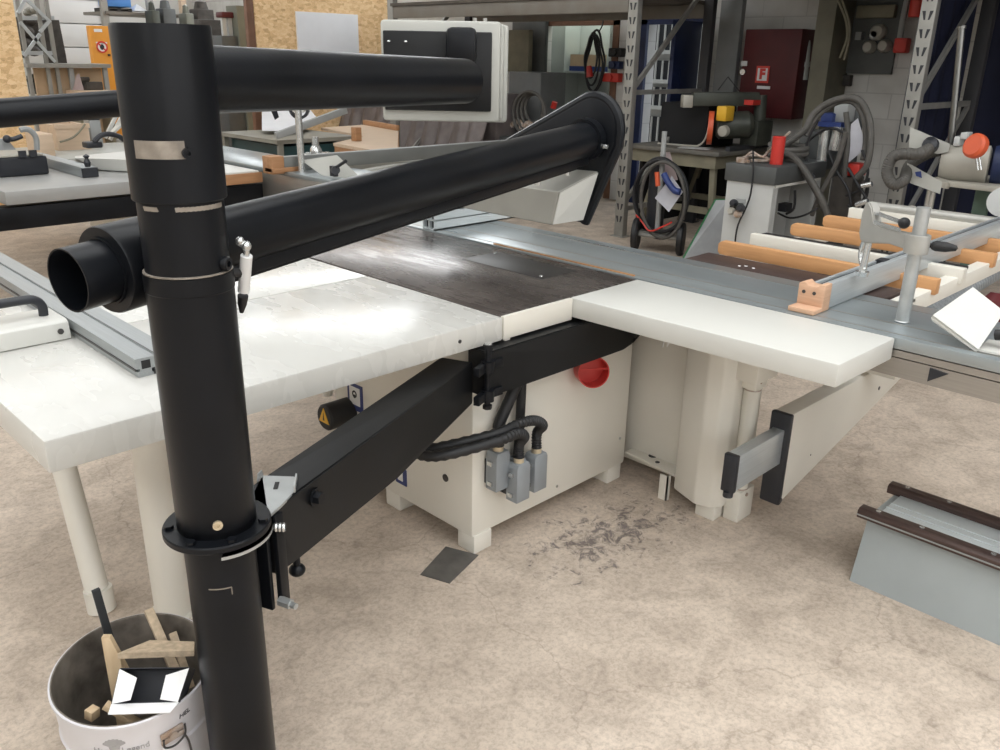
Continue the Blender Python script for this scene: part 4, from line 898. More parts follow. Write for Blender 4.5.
solo('extinguisher', MB().lathe([(0, 0), (.075, 0), (.08, .02), (.08, .40), (.05, .46), (.02, .48), (.02, .52), (0, .52)], (8.75, 3.332, 2.128)), 'sign_red', 'red fire extinguisher hanging near the right rack upright', 'extinguisher')
solo('wall_clamp', MB().box(8.82, 8.9, *(3.907, 4.01, 1.499, 1.604), .01), 'clutter', 'small dark bracket on the wall under the switch board', 'bracket')
solo('metal_duct', MB().tube([(8.8, 3.469, 2.28), (8.8, 3.475, 2.107), (8.8, 3.474, 1.949)], .03, 8, 3), 'greypaint', 'grey pipe running down to the red switch box', 'pipe')

# blue tarpaulin behind the right rack bay
def ft(u, v): return (8.42 + .03 * math.sin(u * 40) * (.4 + v) + .02 * math.sin(u * 17 + v * 5), 2.66 - u * 4.2, .05 + 2.5 * v)
tp = MB().grid(ft, 60, 12); bmesh.ops.solidify(tp.bm, geom=tp.bm.faces[:], thickness=.008); solo('tarpaulin', tp, 'blue_tarp', 'dark blue tarpaulin hanging at the back of the right rack bay, at the frame edge', 'tarpaulin')

def fs_(u, v): return (7.09 + u * 1.20, 2.67 + .012 * math.sin(u * 30 + v * 3), .05 + 2.5 * v)
tp = MB().grid(fs_, 40, 10); bmesh.ops.solidify(tp.bm, geom=tp.bm.faces[:], thickness=.006); solo('tarpaulin', tp, 'blue_tarp', 'dark blue tarpaulin stretched behind the braces of the right rack frame', 'tarpaulin')
# workbench with radial arm saw
wb = thing('workbench', 'dusty dark workbench on beige trestle legs under the radial arm saw', 'workbench', (7.9, 5.0, 0))
MB().prism([(7.40, 4.45), (8.45, 4.45), (8.45, 5.55), (7.40, 5.55)], .845, .885, 'xy', .004).build('bench_top', 'bench_top', wb)
MB().box(7.44, 8.4, 4.50, 5.5, .72, .845).build('apron', 'trestle', wb)
for x in (7.50, 8.30):
    for y, dy in ((4.55, -.04), (5.18, .22)): MB().bar((x, y, .72), (x, y + dy, 0), .06, .05, .004).build('leg', 'trestle', wb)
for x in (7.5, 8.3): MB().bar((x, 4.53, .30), (x, 5.33, .30), .05, .06).build('crossbar', 'trestle', wb)
MB().box(8.36, 8.40, 4.52, 5.48, .04, .72).box(7.55, 8.36, 5.44, 5.48, .04, .72).build('back_panel', 'dull_black', wb, 'black panels under the bench')
solo('paper_sheet', MB().obox((7.62, 4.85, .888), (.22, .32, .004), .3), 'lightgrey', 'pale sheet lying on the front of the workbench', 'paper')
rs = thing('radial_arm_saw', 'old olive radial arm saw with yellow and orange parts on the workbench', 'saw', (8.0, 4.75, .885))
MB().cyl((8.1, 4.435, 0.942), (8.1, 4.465, 1.403), .06).box(7.95, 8.25, *(4.372, 4.56, 0.922, 1.163), .01).build('column', 'olive', rs)
pA, pB = Vector((8.05, 4.465, 1.366)), Vector((7.55, 4.905, 1.356)); mb = MB().bar(pA, pB, .10, .13, .01); mb.build('arm', 'olive', rs)
mb = MB().bar(pA + (pB - pA) * .70 - Vector((.055, 0, 0)), pA + (pB - pA) * .82 - Vector((.055, 0, 0)), .006, .05); mb.build('arm_plate', 'rust', rs)
mb = MB().bar(pB + Vector((0, 0, -.02)), pB + (pB - pA).normalized() * .10 + Vector((0, 0, -.02)), .11, .12, .01); mb.build('arm_end', 'cream_cast', rs)
c1, c2 = Vector((7.7, 4.695, 1.107)), Vector((7.95, 4.399, 1.135)); MB().lathe([(0, 0), (.10, 0), (.13, .03), (.13, (c2 - c1).length * .8), (.10, (c2 - c1).length * .9), (0, (c2 - c1).length * .9)], c1, c2 - c1, 24).build('motor', 'olive', rs)
MB().box(7.55, 7.70, *(4.505, 4.615, 1.167, 1.306), .01).build('switch_box', 'yellow', rs, 'yellow box')
mb = MB(); cg = Vector((7.62, 4.678, 1.092)); mb.lathe([(.09, 0), (.16, 0), (.16, .05), (.09, .05)], cg, (-.5, .8, 0), 24, True).build('blade_guard', 'orange_cap', rs)
MB().lathe([(0, 0), (.055, 0), (.05, .05), (0, .06)], (7.55, 4.499, 1.079), (-1, 0, 0), 16).build('guard_hub', 'cream_cast', rs)
mb = MB(); mb.tube([(7.8, 4.775, 1.443), (7.8, 4.679, 1.568), (7.8, 4.528, 1.433)], .006, 6, 0).build('spring_arm', 'cable', rs)
MB().box(7.9, 8.1, *(4.431, 4.529, 1.312, 1.359)).build('handle', 'red', rs)
# dark sheets leaning behind the bench
y0, y1, z0, z1 = (4.833, 5.402, 0.929, 1.303)
solo('dark_cabinet', MB().box(7.75, 8.3, y0, y1, .886, z1, .01), 'dull_black', 'big black box standing on the left end of the workbench', 'box')
solo('bent_sheet', MB().tube([(7.70, y0 - .06, 1.16), (7.70, y0 - .04, 1.0), (7.68, y0 + .02, .91), (7.66, y0 + .15, .897), (7.6, y1 - .1, .897)], .010, 8, 5), 'cream_cast', 'cream curved strip before the black box on the workbench', 'strip')
solo('bench_rail', MB().box(7.6, 8.6, 4.45, 4.50, .886, .93), 'plastic', 'black rail along the right end of the workbench', 'rail')
solo('wall_stand_in', MB().box(8.60, 8.68, *(5.078, 5.335, 1.211, 2.319), .005), 'wall_grey', 'tall grey sheet standing in for the darker wall beside the fire cabinet', 'sheet')  # added sheet, gives this stretch of wall its darker grey

# welding cart
wc = thing('welding_cart', 'small two-wheeled gas welding cart hung with black hoses and a paper sheet', 'cart', (6.85, 4.72, 0))
for q in ((6.615, 4.782, 0.15), (6.749, 4.363, 0.15)):
    MB().lathe([(0, -.025), (.06, -.03), (.145, -.028), (.155, -.015), (.155, .015), (.145, .028), (.06, .03), (0, .025)], q, (.45, -.9, 0), 28).build('wheel', 'rubber', wc)
wA, wB = Vector((6.615, 4.782, 0.15)), Vector((6.749, 4.363, 0.15)); mb = MB().cyl(wA, wB, .018); mb.bar(wA + Vector((.1, .05, .02)), wB + Vector((.1, .05, .02)), .2, .03); mb.build('axle', 'rack', wc)
mid = (wA + wB) / 2 + Vector((.06, .06, 0))
MB().cyl(mid, mid + Vector((.02, .02, .95)), .024).build('mast', 'greypaint', wc)
MB().cyl(mid + Vector((.12, .12, 0)), mid + Vector((.12, .12, .62)), .085, seg=24).sphere(mid + Vector((.12, .12, .62)), .085).build('gas_bottle', 'plastic', wc)
fx = mid.x - .03
for k, (cu_, cv_, ru, rv) in enumerate(((660, 198, 24, 40), (661, 196, 27, 36), (663, 200, 22, 38))):
    P = [PX(cu_ + ru * math.sin(t_ * PI / 7), cv_ - rv * math.cos(t_ * PI / 7), fx - .03 * k) for t_ in range(14)]
    MB().tube(P, .017, 8, 3, closed=True).build('hose_loop', 'hose_grey' if k == 2 else 'cable', wc)
MB().solid([PX(655, 198, fx - .12), PX(669, 212, fx - .12), PX(683, 192, fx - .08), PX(672, 176, fx - .08)], .004).build('paper', 'rag', wc, 'grey paper sheet')
MB().hull([PX(660, 152, fx + .1), PX(670, 152, fx + .1), PX(678, 180, fx + .1), PX(664, 182, fx + .1), PX(664, 156, fx + .14), PX(672, 178, fx + .14)]).build('cover', 'pink_rag', wc, 'pinkish cover')
MB().cyl(PX(658, 186, fx - .13), PX(657, 172, fx - .13), .022).build('torch', 'orange_cap', wc, 'orange torch grip')
MB().tube([PX(664, 174, fx - .13), PX(668, 182, fx - .14), PX(674, 190, fx - .13), PX(680, 192, fx - .12)], .03, 8, 4).build('regulator', 'blue_part', wc, 'blue regulator')
MB().tube([PX(636, 215, fx - .05), PX(642, 222, fx - .1), PX(650, 231, fx - .1), PX(664, 226, fx - .12), PX(672, 222, fx - .1)], .008, 6, 4).build('red_hose', 'sign_red', wc, 'thin red hose')

# leaning pane with green edge
pn = thing('leaning_glass', 'dusty pane with green taped edge leaning beside the grey machine cabinet', 'pane', (6.7, 4.05, 0))
g = [(6.573, 4.207, 0.004), (6.794, 3.914, 0.004), (6.9, 4.005, 0.541), (6.9, 4.128, 0.526)]
MB().solid(g, .012).build('sheet', 'clearish', pn)
mb = MB(); mb.bar(g[0], g[3], .022, .018).bar(g[3], g[2], .022, .018); mb.build('edge_tape', 'green_edge', pn, 'green edge')

# grey press cabinet with hoses
pc_ = thing('press_cabinet', 'light grey machine cabinet with dark top and open side before the block wall', 'machine cabinet', (6.3, 3.4, 0))
MB().box(5.97, 6.00, 3.13, 3.465, .06, .85).box(5.97, 6.75, 3.465, 3.49, .06, .85).box(6.72, 6.75, 3.13, 3.465, .06, .85).box(5.97, 6.75, 3.10, 3.49, .0, .06).box(5.97, 6.05, 3.10, 3.13, .06, .85).box(6.67, 6.75, 3.10, 3.13, .06, .85).build('cabinet_body', 'lightgrey', pc_)
MB().box(6.06, 6.65, 3.30, 3.33, .06, .84).build('inner_plate', 'greypaint', pc_)
MB().prism([(5.95, 3.08), (6.78, 3.08), (6.78, 3.51), (5.95, 3.51)], .852, .985, 'xy', .01).build('cabinet_top', 'darkgrey', pc_, 'dark grey top')
MB().box(5.985, 6.70, 3.085, 3.105, .832, .852).build('trim', 'white_lam', pc_)
rg = MB().box(5.90, 5.97, *(3.324, 3.409, 0.633, 0.693), .01).build('pressure_regulator', 'olive', pc_)
for u, v, m_ in ((735, 203, 'plastic'), (733, 211, 'cream_cast'), (739, 214, 'rust'), (742, 208, 'plastic')):
    c_ = PX(u, v, 5.91); MB().lathe([(0, 0), (.028, 0), (.03, .03), (.02, .05), (0, .05)], c_, (-1, 0, .1), 12).build('valve', m_, rg)
MB().box(5.962, 5.972, *(3.313, 3.39, 0.693, 0.723)).build('label', 'greypaint', pc_)
MB().tube([(5.93, 3.28, 1.097), (5.93, 3.256, 0.917), (5.92, 3.258, 0.731), (5.93, 3.332, 0.529), (5.94, 3.345, 0.385)], .007, 6, 4).build('cord', 'cable', pc_)
MB().tube([(6.3, 3.203, 0.598), (6.25, 3.073, 0.583), (6.25, 2.955, 0.622), (6.3, 2.884, 0.68)], .008, 6, 4).box(6.2, 6.3, *(3.093, 3.159, 0.63, 0.691)).tube([(6.3, 3.088, 0.791), (6.3, 3.076, 0.654), (6.3, 3.135, 0.6)], .01, 6, 4).build('inner_cables', 'cable', pc_)
solo('plastic_cylinder', MB().lathe([(0, 0), (.048, 0), (.048, .20), (.040, .205), (0, .205)], (6.158, 3.2, 0.987)), 'red', 'bright red cylinder on top of the grey machine cabinet', 'cylinder')
solo('cable_heap', MB().tube([(6.10, 3.38, 1.0), (6.16, 3.25, 1.01), (6.2, 3.42, 1.03), (6.06, 3.46, 1.0), (6.02, 3.35, 1.0)], .012, 6, 4).tube([(6.1, 3.434, 1.014), (6.1, 3.381, 1.064), (6.1, 3.292, 1.035), (6.2, 3.286, 1.081), (6.4, 3.244, 1.209)], .010, 6, 4).box(6.0, 6.06, 3.38, 3.45, .987, 1.025), 'rust', 'tangle of reddish cables on the dark cabinet top', 'cables')
solo('coiled_hose', MB().tube([(6.50 + .14 * math.cos(t_ * .7), 3.29 + .14 * math.sin(t_ * .7), 1.012 + .013 * t_ / 3) for t_ in range(22)], .022, 8, 3), 'hose_grey', 'thick coil of dusty hose on the grey cabinet', 'hose')
# hydraulic unit with big hose loops behind the cabinet
hu_ = thing('hydraulic_unit', 'dark hydraulic unit with chrome cylinders, blue valve and large hose loops', 'machine', (7.1, 3.3, 0))
MB().box(7.0, 7.10, *(2.979, 3.126, 0.915, 1.409)[:2], .0, (2.98, 3.128, 0.915, 1.425)[3], .01).build('column', 'darkgrey', hu_)
MB().box(6.85, 7.0, *(3.013, 3.127, 1.276, 1.412), .01).build('control_box', 'greypaint', hu_)
MB().box(6.8, 6.95, *(3.104, 3.203, 1.234, 1.341), .01).box(6.78, 6.9, *(3.019, 3.207, 1.239, 1.277)).build('valve_block', 'blue_part', hu_, 'blue valve block')
for (a1, b1), (a2, b2) in (((825, 130), (821, 162)), ((839, 127), (834, 150))): MB().cyl(PX(a1, b1, 6.75), PX(a2, b2, 6.75), .042, seg=18).build('cylinder', 'steel', hu_, 'chrome cylinder')
MB().box(6.75, 7.1, *(3.116, 3.337, 0.927, 1.186)[:2], .90, 1.20, .01).build('tank', 'darkgrey', hu_)
MB().box(6.75, 6.9, *(2.804, 2.931, 0.882, 0.981), .015).build('fitting', 'red', hu_, 'red fitting')
mb = MB()
for u, v, r in ((858, 178, .035), (864, 184, .03), (850, 188, .05), (856, 200, .04), (845, 172, .05), (840, 195, .06), (862, 172, .025), (846, 205, .045)): mb.sphere(PX(u, v, 6.8), r)
mb.box(6.7, 6.9, *(2.817, 2.978, 0.573, 0.875)); mb.build('pump_block', 'clutter', hu_)
def hose(P, x, r, m_='hose_grey', base=hu_): MB().tube([PX(a, b, x + d * .3) for a, b, d in P], r * .85, 10, 5).build('hose', m_, base)
hose([(780, 148, .0), (795, 138, .1), (806, 128, .2), (812, 116, .3), (826, 104, .4), (846, 97.5, .5), (860, 101, .5), (869, 118, .5), (871, 140, .4), (867, 165, .3), (856, 178, .3)], 6.55, .030)
hose([(806, 136, .1), (812, 124, .2), (824, 110, .3), (842, 101, .4), (856, 104, .4), (864, 120, .4), (866, 140, .4), (863, 160, .3)], 6.60, .026)
hose([(779, 152, .0), (792, 156, -.1), (803, 168, -.2), (812, 182, -.2), (822, 200, -.2), (830, 222, -.1)], 6.35, .030)
hose([(779, 158, .0), (795, 163, -.1), (806, 176, -.2), (815, 190, -.1), (824, 210, -.1)], 6.42, .026)
hose([(846, 132, 0), (838, 160, 0), (828, 180, 0), (820, 195, 0), (812, 215, .2)], 6.55, .022)
hose([(868, 178, 0), (866, 196, 0), (858, 206, 0), (850, 215, .3)], 6.7, .018, 'cable')
hose([(846, 112, 0), (848, 140, 0), (845, 170, 0), (842, 200, 0)], 6.72, .024, 'hose_grey')
hose([(800, 150, 0), (812, 138, 0), (830, 128, 0), (846, 136, 0), (842, 152, 0)], 6.7, .012, 'cable')
hose([(848, 168, 0), (858, 185, 0), (866, 200, 0), (858, 212, 0), (848, 205, 0)], 6.62, .014, 'cable')
hose([(828, 150, 0), (836, 170, 0), (848, 190, 0), (852, 212, 0)], 6.6, .012, 'cable')
hose([(818, 120, 0), (808, 140, 0), (806, 160, 0), (815, 178, 0)], 6.55, .012, 'cable')
hose([(862, 150, 0), (868, 170, 0), (862, 188, 0), (846, 196, 0)], 6.64, .012, 'cable')
MB().cyl((6.6, 2.722, 0.692), (6.6, 2.636, 0.734), .022).cyl((6.6, 2.701, 0.839), (6.6, 2.628, 0.863), .02).build('coupling', 'steel', hu_)
MB().hull([(6.72, 2.913, 1.277), (6.72, 2.866, 1.324), (6.72, 2.767, 1.109), (6.72, 2.863, 1.071), (6.72, 2.888, 0.985), (6.78, 2.859, 1.219)]).build('rag', 'rag', hu_, 'pale rag')
solo('wood_post', MB().bar((7.35, 2.55, 0), (7.2, 2.42, .62), .06, .05), 'orange_wood', 'brown timber leaning at the foot of the right rack upright', 'timber')

# power feeder on a green-legged stand at the right frame edge
pf = thing('feeder_stand', 'small steel stand with green-grey leg carrying the motor unit', 'stand', (6.1, 1.6, 0))
MB().prism([(5.85, .7), (6.5, .7), (6.5, 2.02), (5.95, 2.02)], .985, 1.02, 'xy', .004).build('stand_top', 'cream_cast', pf)
for x, y in ((6.35, 1.78), (6.4, .9), (6.0, .85)): MB().bar((x, y, 0), (x, y, .99), .09, .05, .004).build('leg', 'green_leg', pf)
MB().cyl((6.02, 2.0, 0), (6.02, 2.0, 1.0), .03).cyl((6.02, 2.0, 0), (6.02, 2.0, .02), .12).build('foot_post', 'steel', pf)
fd = thing('power_feeder', 'cream motor unit with orange cap and tall chrome post on the green-legged stand', 'feeder', (6.1, 1.75, 1.02))
MB().cyl((6.1, 1.949, 1.059), (6.1, 2.037, 1.942), .020, seg=20).cyl((6.1, 2.035, 1.931), (6.1, 2.038, 1.948), .026).build('chrome_post', 'chrome', fd)
m0 = Vector((6.05, 1.956, 1.119)); MB().lathe([(0, -.03), (.10, -.03), (.115, 0), (.115, .20), (.12, .21), (.12, .24), (.10, .25), (0, .25)], m0, (.25, -1, .02), 28).build('motor_housing', 'cream_cast', fd)
MB().lathe([(0, 0), (.115, 0), (.12, .02), (.12, .45), (0, .45)], m0 + Vector((.06, -.26, .01)), (.25, -1, .02), 28).build('motor', 'navy', fd, 'navy blue motor')
MB().lathe([(0, 0), (.072, 0), (.075, .012), (.075, .04), (.06, .055), (0, .055)], Vector((5.86, 1.729, 1.25)), (-.85, .35, .25), 24).build('end_cap', 'orange_cap', fd, 'orange cap')
mb = MB(); mb.cyl((5.85, 1.699, 1.115), (5.85, 1.725, 1.191), .008).cyl((5.85, 1.682, 1.117), (5.85, 1.709, 1.192), .008); mb.build('wire_loop', 'steel', fd)
mb = MB(); mb.box(6.0, 6.1, *(1.886, 1.922, 1.232, 1.293), .008).box(6.0, 6.1, *(1.846, 1.887, 1.278, 1.32), .006); mb.build('bracket', 'lightgrey', fd)
MB().hull([(5.95, 2.186, 1.334), (5.95, 1.922, 1.248), (5.95, 1.924, 1.198), (5.95, 1.982, 1.18), (5.95, 2.17, 1.209), (6, 2.191, 1.325), (6, 1.936, 1.231), (6, 2.176, 1.212)]).build('guard_plate', 'cream_grey', fd, 'upper pale guard plate')
MB().hull([(5.9, 2.146, 1.112), (5.9, 2.112, 1.102), (5.9, 1.908, 1.015), (5.9, 1.906, 0.939), (5.9, 2.104, 0.987), (5.95, 2.156, 1.101), (5.95, 1.922, 0.997), (5.95, 2.109, 0.983)]).build('guard_plate', 'cream_grey', fd, 'lower pale guard plate with blue sticker')
MB().hull([(5.88, 2.078, 1.062), (5.88, 2.042, 1.072), (5.88, 2.028, 1.029), (5.88, 2.067, 1.038), (5.885, 2.059, 1.051)]).build('sticker', 'blue_part', fd)
MB().cyl((5.95, 1.926, 0.984), (5.95, 1.915, 1.023), .05).build('pivot', 'cream_cast', fd)
MB().lathe([(0, 0), (.05, 0), (.055, .03), (.03, .06), (0, .06)], (5.9, 2.011, 1.231), (-1, .3, .2), 14).build('knob', 'plastic', fd)
MB().cyl((5.6, 1.457, 0.975), (5.65, 1.47, 0.968), .085).build('hand_wheel', 'lightgrey', fd)
tag(ribbed([(5.86, 2.001, 1.221), (5.8, 2.052, 1.184), (5.8, 2.151, 1.175), (5.8, 2.209, 1.144), (5.8, 2.225, 1.053), (5.8, 2.173, 0.982), (5.85, 2.127, 1.008), (5.95, 2.143, 1.096), (6, 2.078, 1.163), (6, 1.991, 1.202)], .035, .003, 14).build('suction_hose', 'hose_grey', base=(5.8, 2.129, 0.987)), 'grey looped suction hose hanging from the motor unit at the right', 'hose')


# ================================================================== BACKGROUND, LEFT AND MIDDLE
# second saw behind, its table, overhead boom and slide
s2 = thing('background_saw', 'second panel saw behind: grey table with black beam, slide and fence', 'saw', (2.6, 6.8, 0))
MB().box(1.612, 3.02, 6.10, 7.62, .765, .852, .006).build('table_plate', 'grey_machine', s2)
MB().box(3.03, 3.42, 6.10, 7.62, .775, .852, .004).build('table_plate', 'white_lam', s2, 'white right table plate')
MB().box(2.9, 3.44, 6.085, 6.10, .762, .840, .003).build('wooden_edge', 'orange_wood', s2, 'brown wooden edge')
MB().box(.6, 3.46, 6.13, 6.27, .60, .745, .004).build('cross_beam', 'black', s2, 'long black beam under the table')
MB().box(2.55, 3.35, 6.45, 7.4, 0, .765, .01).build('cabinet', 'white', s2)
MB().box(3.48, 4.02, 4.85, 9.0, .835, .868, .003).build('slide_top', 'slide', s2)
MB().box(3.50, 4.00, 4.87, 9.0, .58, .832, .003).build('slide_body', 'slide_side', s2)
MB().box(3.36, 3.47, 5.80, 5.93, .855, .985, .004).box(3.36, 3.60, 5.78, 5.90, .868, .90, .003).build('end_block', 'orange_wood', s2, 'orange-brown wooden end block')
MB().box(3.47, 7.2, 5.80, 5.88, .870, .975, .003).build('fence_profile', 'khaki_grey', s2)
MB().box(3.47, 7.2, 5.82, 5.86, .975, .978).build('fence_slot', 'greypaint', s2)
q = (3.567, 5.717, 0.868); tq = PX(298, 109, q[0])
MB().cyl(q, (q[0], q[1], tq[2]), .026, seg=20).build('clamp_post', 'steel', s2)
MB().bar((q[0], q[1], tq[2] + .01), (q[0] + .10, q[1] + .12, tq[2] + .01), .09, .07, .012).build('clamp_head', 'white_lam', s2)
mb = MB(); c_ = (q[0] + .03, q[1] + .03, tq[2]); mb.lathe([(.055, -.03), (.075, -.03), (.075, .03), (.055, .03)], c_, (-.6, -.7, 0), 20, True); mb.build('clamp_ring', 'plastic', s2)
MB().hull([(3.6, 5.744, 0.952), (3.66, 5.376, 1.018), (3.68, 5.117, 0.878), (3.6, 5.472, 0.854), (3.58, 5.687, 0.937), (3.58, 5.416, 0.854)]).build('edging_shoe', 'khaki_l' if 'khaki_l' in M else 'cream_grey', s2, 'pale bent edging shoe')
mb = MB(); mb.cyl((3.56, 5.277, 0.927), (3.54, 5.222, 0.934), .03).cyl((3.55, 5.248, 0.945), (3.56, 5.122, 1.005), .012).box(3.53, 3.56, *(5.225, 5.288, 0.887, 0.959)); mb.build('shoe_lever', 'plastic', s2)
mb = MB(); c0 = Vector((4.3, 6.641, 0.893))
mb.sphere(c0, .055, 1, 1, 1.2).box(c0.x - .04, c0.x + .1, c0.y - .22, c0.y - .02, c0.z - .05, c0.z + .0, .01).cyl(c0, c0 + Vector((0, 0, .13)), .03).cyl(c0 + Vector((-.05, .05, -.03)), c0 + Vector((-.05, .10, -.05)), .03); mb.build('fence_clamp', 'steel', s2)
mb = MB()
for (u, v), (u2, v2) in (((352, 175), (480, 152)), ((362, 181), (500, 157)), ((345, 168), (430, 158))): mb.bar(PZ(u, v, .83), PZ(u2, v2, .83), .07, .05, .003)
mb.build('outrigger_rail', 'cream_grey', s2)
MB().box(4.35, 4.75, 5.55, 5.62, .78, .86).build('outrigger_rubber', 'brown_rail', s2)
bo = thing('background_boom', 'black round overhead boom of the saw behind, entering from the left frame edge', 'boom', (1.0, 5.0, 0))
bA, bB = Vector((.2, 5.02, 1.335)), Vector((2.35, 5.02, 1.455)); MB().cyl(bA, bB, .072, seg=40).build('boom_pipe', 'black', bo)
MB().cyl((.3, 5.02, 0), (.3, 5.02, 1.6), .085, seg=40).cyl((.3, 5.02, 0), (.3, 5.02, .02), .16).build('boom_post', 'black', bo)

# things on the table of the second saw
bx_ = thing('tool_box', 'black box with pale top lying on the grey saw table at the left edge', 'box', (1.6, 6.9, .853))
MB().box(1.2, 2.12, 6.80, 7.20, .853, .985, .015).build('box_body', 'plastic', bx_)
MB().box(1.2, 2.10, 6.81, 7.19, .985, 1.0, .006).build('box_top', 'cream_cast', bx_)
mb = MB(); mb.box(1.93, 1.98, 6.78, 6.80, .985, 1.03); mb.build('clasp', 'plastic', bx_); MB().box(2.00, 2.05, 6.78, 6.80, .985, 1.03).build('clasp', 'plastic', bx_)
fs = thing('flip_stop', 'grey aluminium stop rail with black knob lying across the grey saw table', 'stop rail', (2.28, 6.9, .853))
MB().box(2.23, 2.33, 6.46, 7.60, .853, .925, .004).build('rail', 'alu_y', fs)
MB().box(2.225, 2.335, 6.445, 6.46, .855, .92).lathe([(0, 0), (.018, 0), (.024, .03), (.012, .06), (.024, .075), (0, .09)], (2.28, 6.48, .925)).build('knob', 'plastic', fs)
mt2 = thing('mitre_gauge', 'small grey mitre unit with black bow handle behind the black box', 'gauge', (2.0, 7.4, .853))
MB().hull([(1.85, 7.35, .853), (2.15, 7.35, .853), (2.12, 7.55, .853), (1.85, 7.55, .853), (1.95, 7.42, 1.06), (2.05, 7.42, 1.06), (2.05, 7.5, 1.06)]).build('gauge_body', 'greypaint', mt2)
MB().tube([(2.144, 7.4, 1.122), (2.181, 7.4, 1.128), (2.221, 7.4, 1.111), (2.249, 7.4, 1.057), (2.241, 7.4, 0.967)], .022, 8, 4).build('bow_handle', 'greypaint', mt2)
MB().tube([(2.021, 7.35, 1.058), (2.077, 7.35, 1.062), (2.137, 7.35, 1.081)], .018, 8, 3).sphere((2.029, 7.35, 1.064), .03).build('lever', 'plastic', mt2)
pt = thing('packing_table', 'pale table behind the grey saw carrying crates and white housings', 'table', (3.0, 8.6, 0))
MB().box(2.15, 3.7, 7.75, 8.9, .80, .845, .004).build('table_top', 'cream_grey', pt)
MB().box(3.30, 3.65, 8.05, 8.75, 0, .80, .01).build('pedestal', 'greypaint', pt)
x0, x1, z0, z1 = (2.439, 2.566, 0.869, 1.032); solo('wooden_box', MB().box(x0, x1, 8.0, 8.3, .846, z1, .004), 'pale_wood', 'plain beige wooden box behind the bow handle', 'box')
x0, x1, z0, z1 = (2.727, 3.013, 0.829, 1.066)
cr = thing('wooden_crate', 'light wooden crate panel with a dark stick leaning before it', 'crate', ((x0 + x1) / 2, 8.5, .846))
MB().box(x0, x1, 8.4, 8.43, .846, z1).box(x0, x0 + .03, 8.43, 8.8, .846, z1).box(x1 - .03, x1, 8.43, 8.8, .846, z1).box(x0, x1, 8.8, 8.83, .846, z1).build('crate_walls', 'pale_wood', cr)
MB().box(x0 - .01, x1 + .01, 8.39, 8.42, z1 - .03, z1 + .01).build('top_batten', 'pale_wood', cr)
solo('bent_stick', MB().tube([(2.721, 8.32, 0.931), (2.828, 8.32, 0.96), (2.907, 8.32, 1.018), (2.959, 8.32, 1.077)], .010, 6, 4), 'trestle', 'thin bent stick leaning on the wooden crate', 'stick')
wh = thing('white_housing', 'flat white housing with a black bow handle left of the black post', 'housing', (2.9, 7.85, .846))
MB().hull([(2.651, 7.793, 0.86), (2.947, 7.219, 0.86), (2.638, 6.489, 0.86), (2.465, 6.764, 0.86), (2.327, 6.847, 0.95), (2.92, 7.126, 0.95), (2.459, 6.752, 0.95), (2.639, 6.463, 0.95)]).build('housing', 'white_lam', wh)
MB().tube([(2.827, 7.8, 0.966), (2.884, 7.8, 1.013), (2.954, 7.8, 1.026), (3.037, 7.8, 1.006), (3.084, 7.8, 0.969)], .022, 8, 4).box(*(2.757, 2.89, 0.916, 0.966)[:2], 7.78, 7.9, *(2.757, 2.89, 0.916, 0.966)[2:], .01).build('bow_handle', 'plastic', wh)
x0, x1, z0, z1 = (3.101, 3.202, 0.952, 1.115); gp = thing('grey_post', 'short grey upright column with black cap behind the white housing', 'column', ((x0 + x1) / 2, 8.65, .846))
MB().box(x0, x1, 8.6, 8.75, .846, z1 - .03, .006).build('column', 'greypaint', gp); MB().box(x0, x1, 8.6, 8.75, z1 - .03, z1 + .04, .006).build('cap', 'plastic', gp)
mb = MB(); mb.bar((3.336, 8.9, 0.892), (3.522, 8.9, 1.171), .03, .03).bar((3.42, 9, 0.861), (3.596, 9, 1.125), .03, .03); solo('leaning_bars', mb.bar((3.409, 8.95, 0.923), (3.586, 8.95, 1.051), .1, .02), 'white_lam', 'white and grey slats leaning beside the grey column', 'slats')
# white drawing/machine stand with papers
st = thing('paper_bench', 'bench with dark green cabinet under it, covered by white sheets and a grey bar', 'bench', (5.2, 8.3, 0))
MB().prism([(4.75, 8.05), (5.75, 8.05), (5.75, 9.3), (4.75, 9.3)], .82, .86, 'xy').build('bench_top', 'khaki', st)
MB().box(4.85, 5.65, 8.1, 9.2, .0, .79).build('cabinet', 'teal', st)
for x in (4.8, 5.70):
    for y in (8.08, 9.25): MB().box(x - .025, x + .025, y - .025, y + .025, 0, .82).build('leg', 'khaki', st)
solo('paper_sheet', MB().solid([(4.967, 8.72, 0.9), (5.313, 8.502, 0.9), (6.01, 9.157, 0.93), (6.546, 10.196, 1), (5.791, 10.13, 1)], .006), 'paper', 'large white sheet draped over the bench behind the clamp post', 'sheet')
solo('grey_bar', MB().bar((4.683, 7.95, 0.917), (5.556, 7.95, 1.146), .05, .07, .004), 'greypaint', 'slanting grey bar lying over the white sheet', 'bar')
solo('dark_bracket', MB().hull([(4.664, 7.98, 1.159), (4.733, 7.98, 1.158), (4.751, 7.98, 1.098), (4.702, 7.98, 1.071), (4.71, 8.04, 1.145), (4.774, 8.04, 1.084)]), 'plastic', 'small dark clip on the white sheet', 'clip')
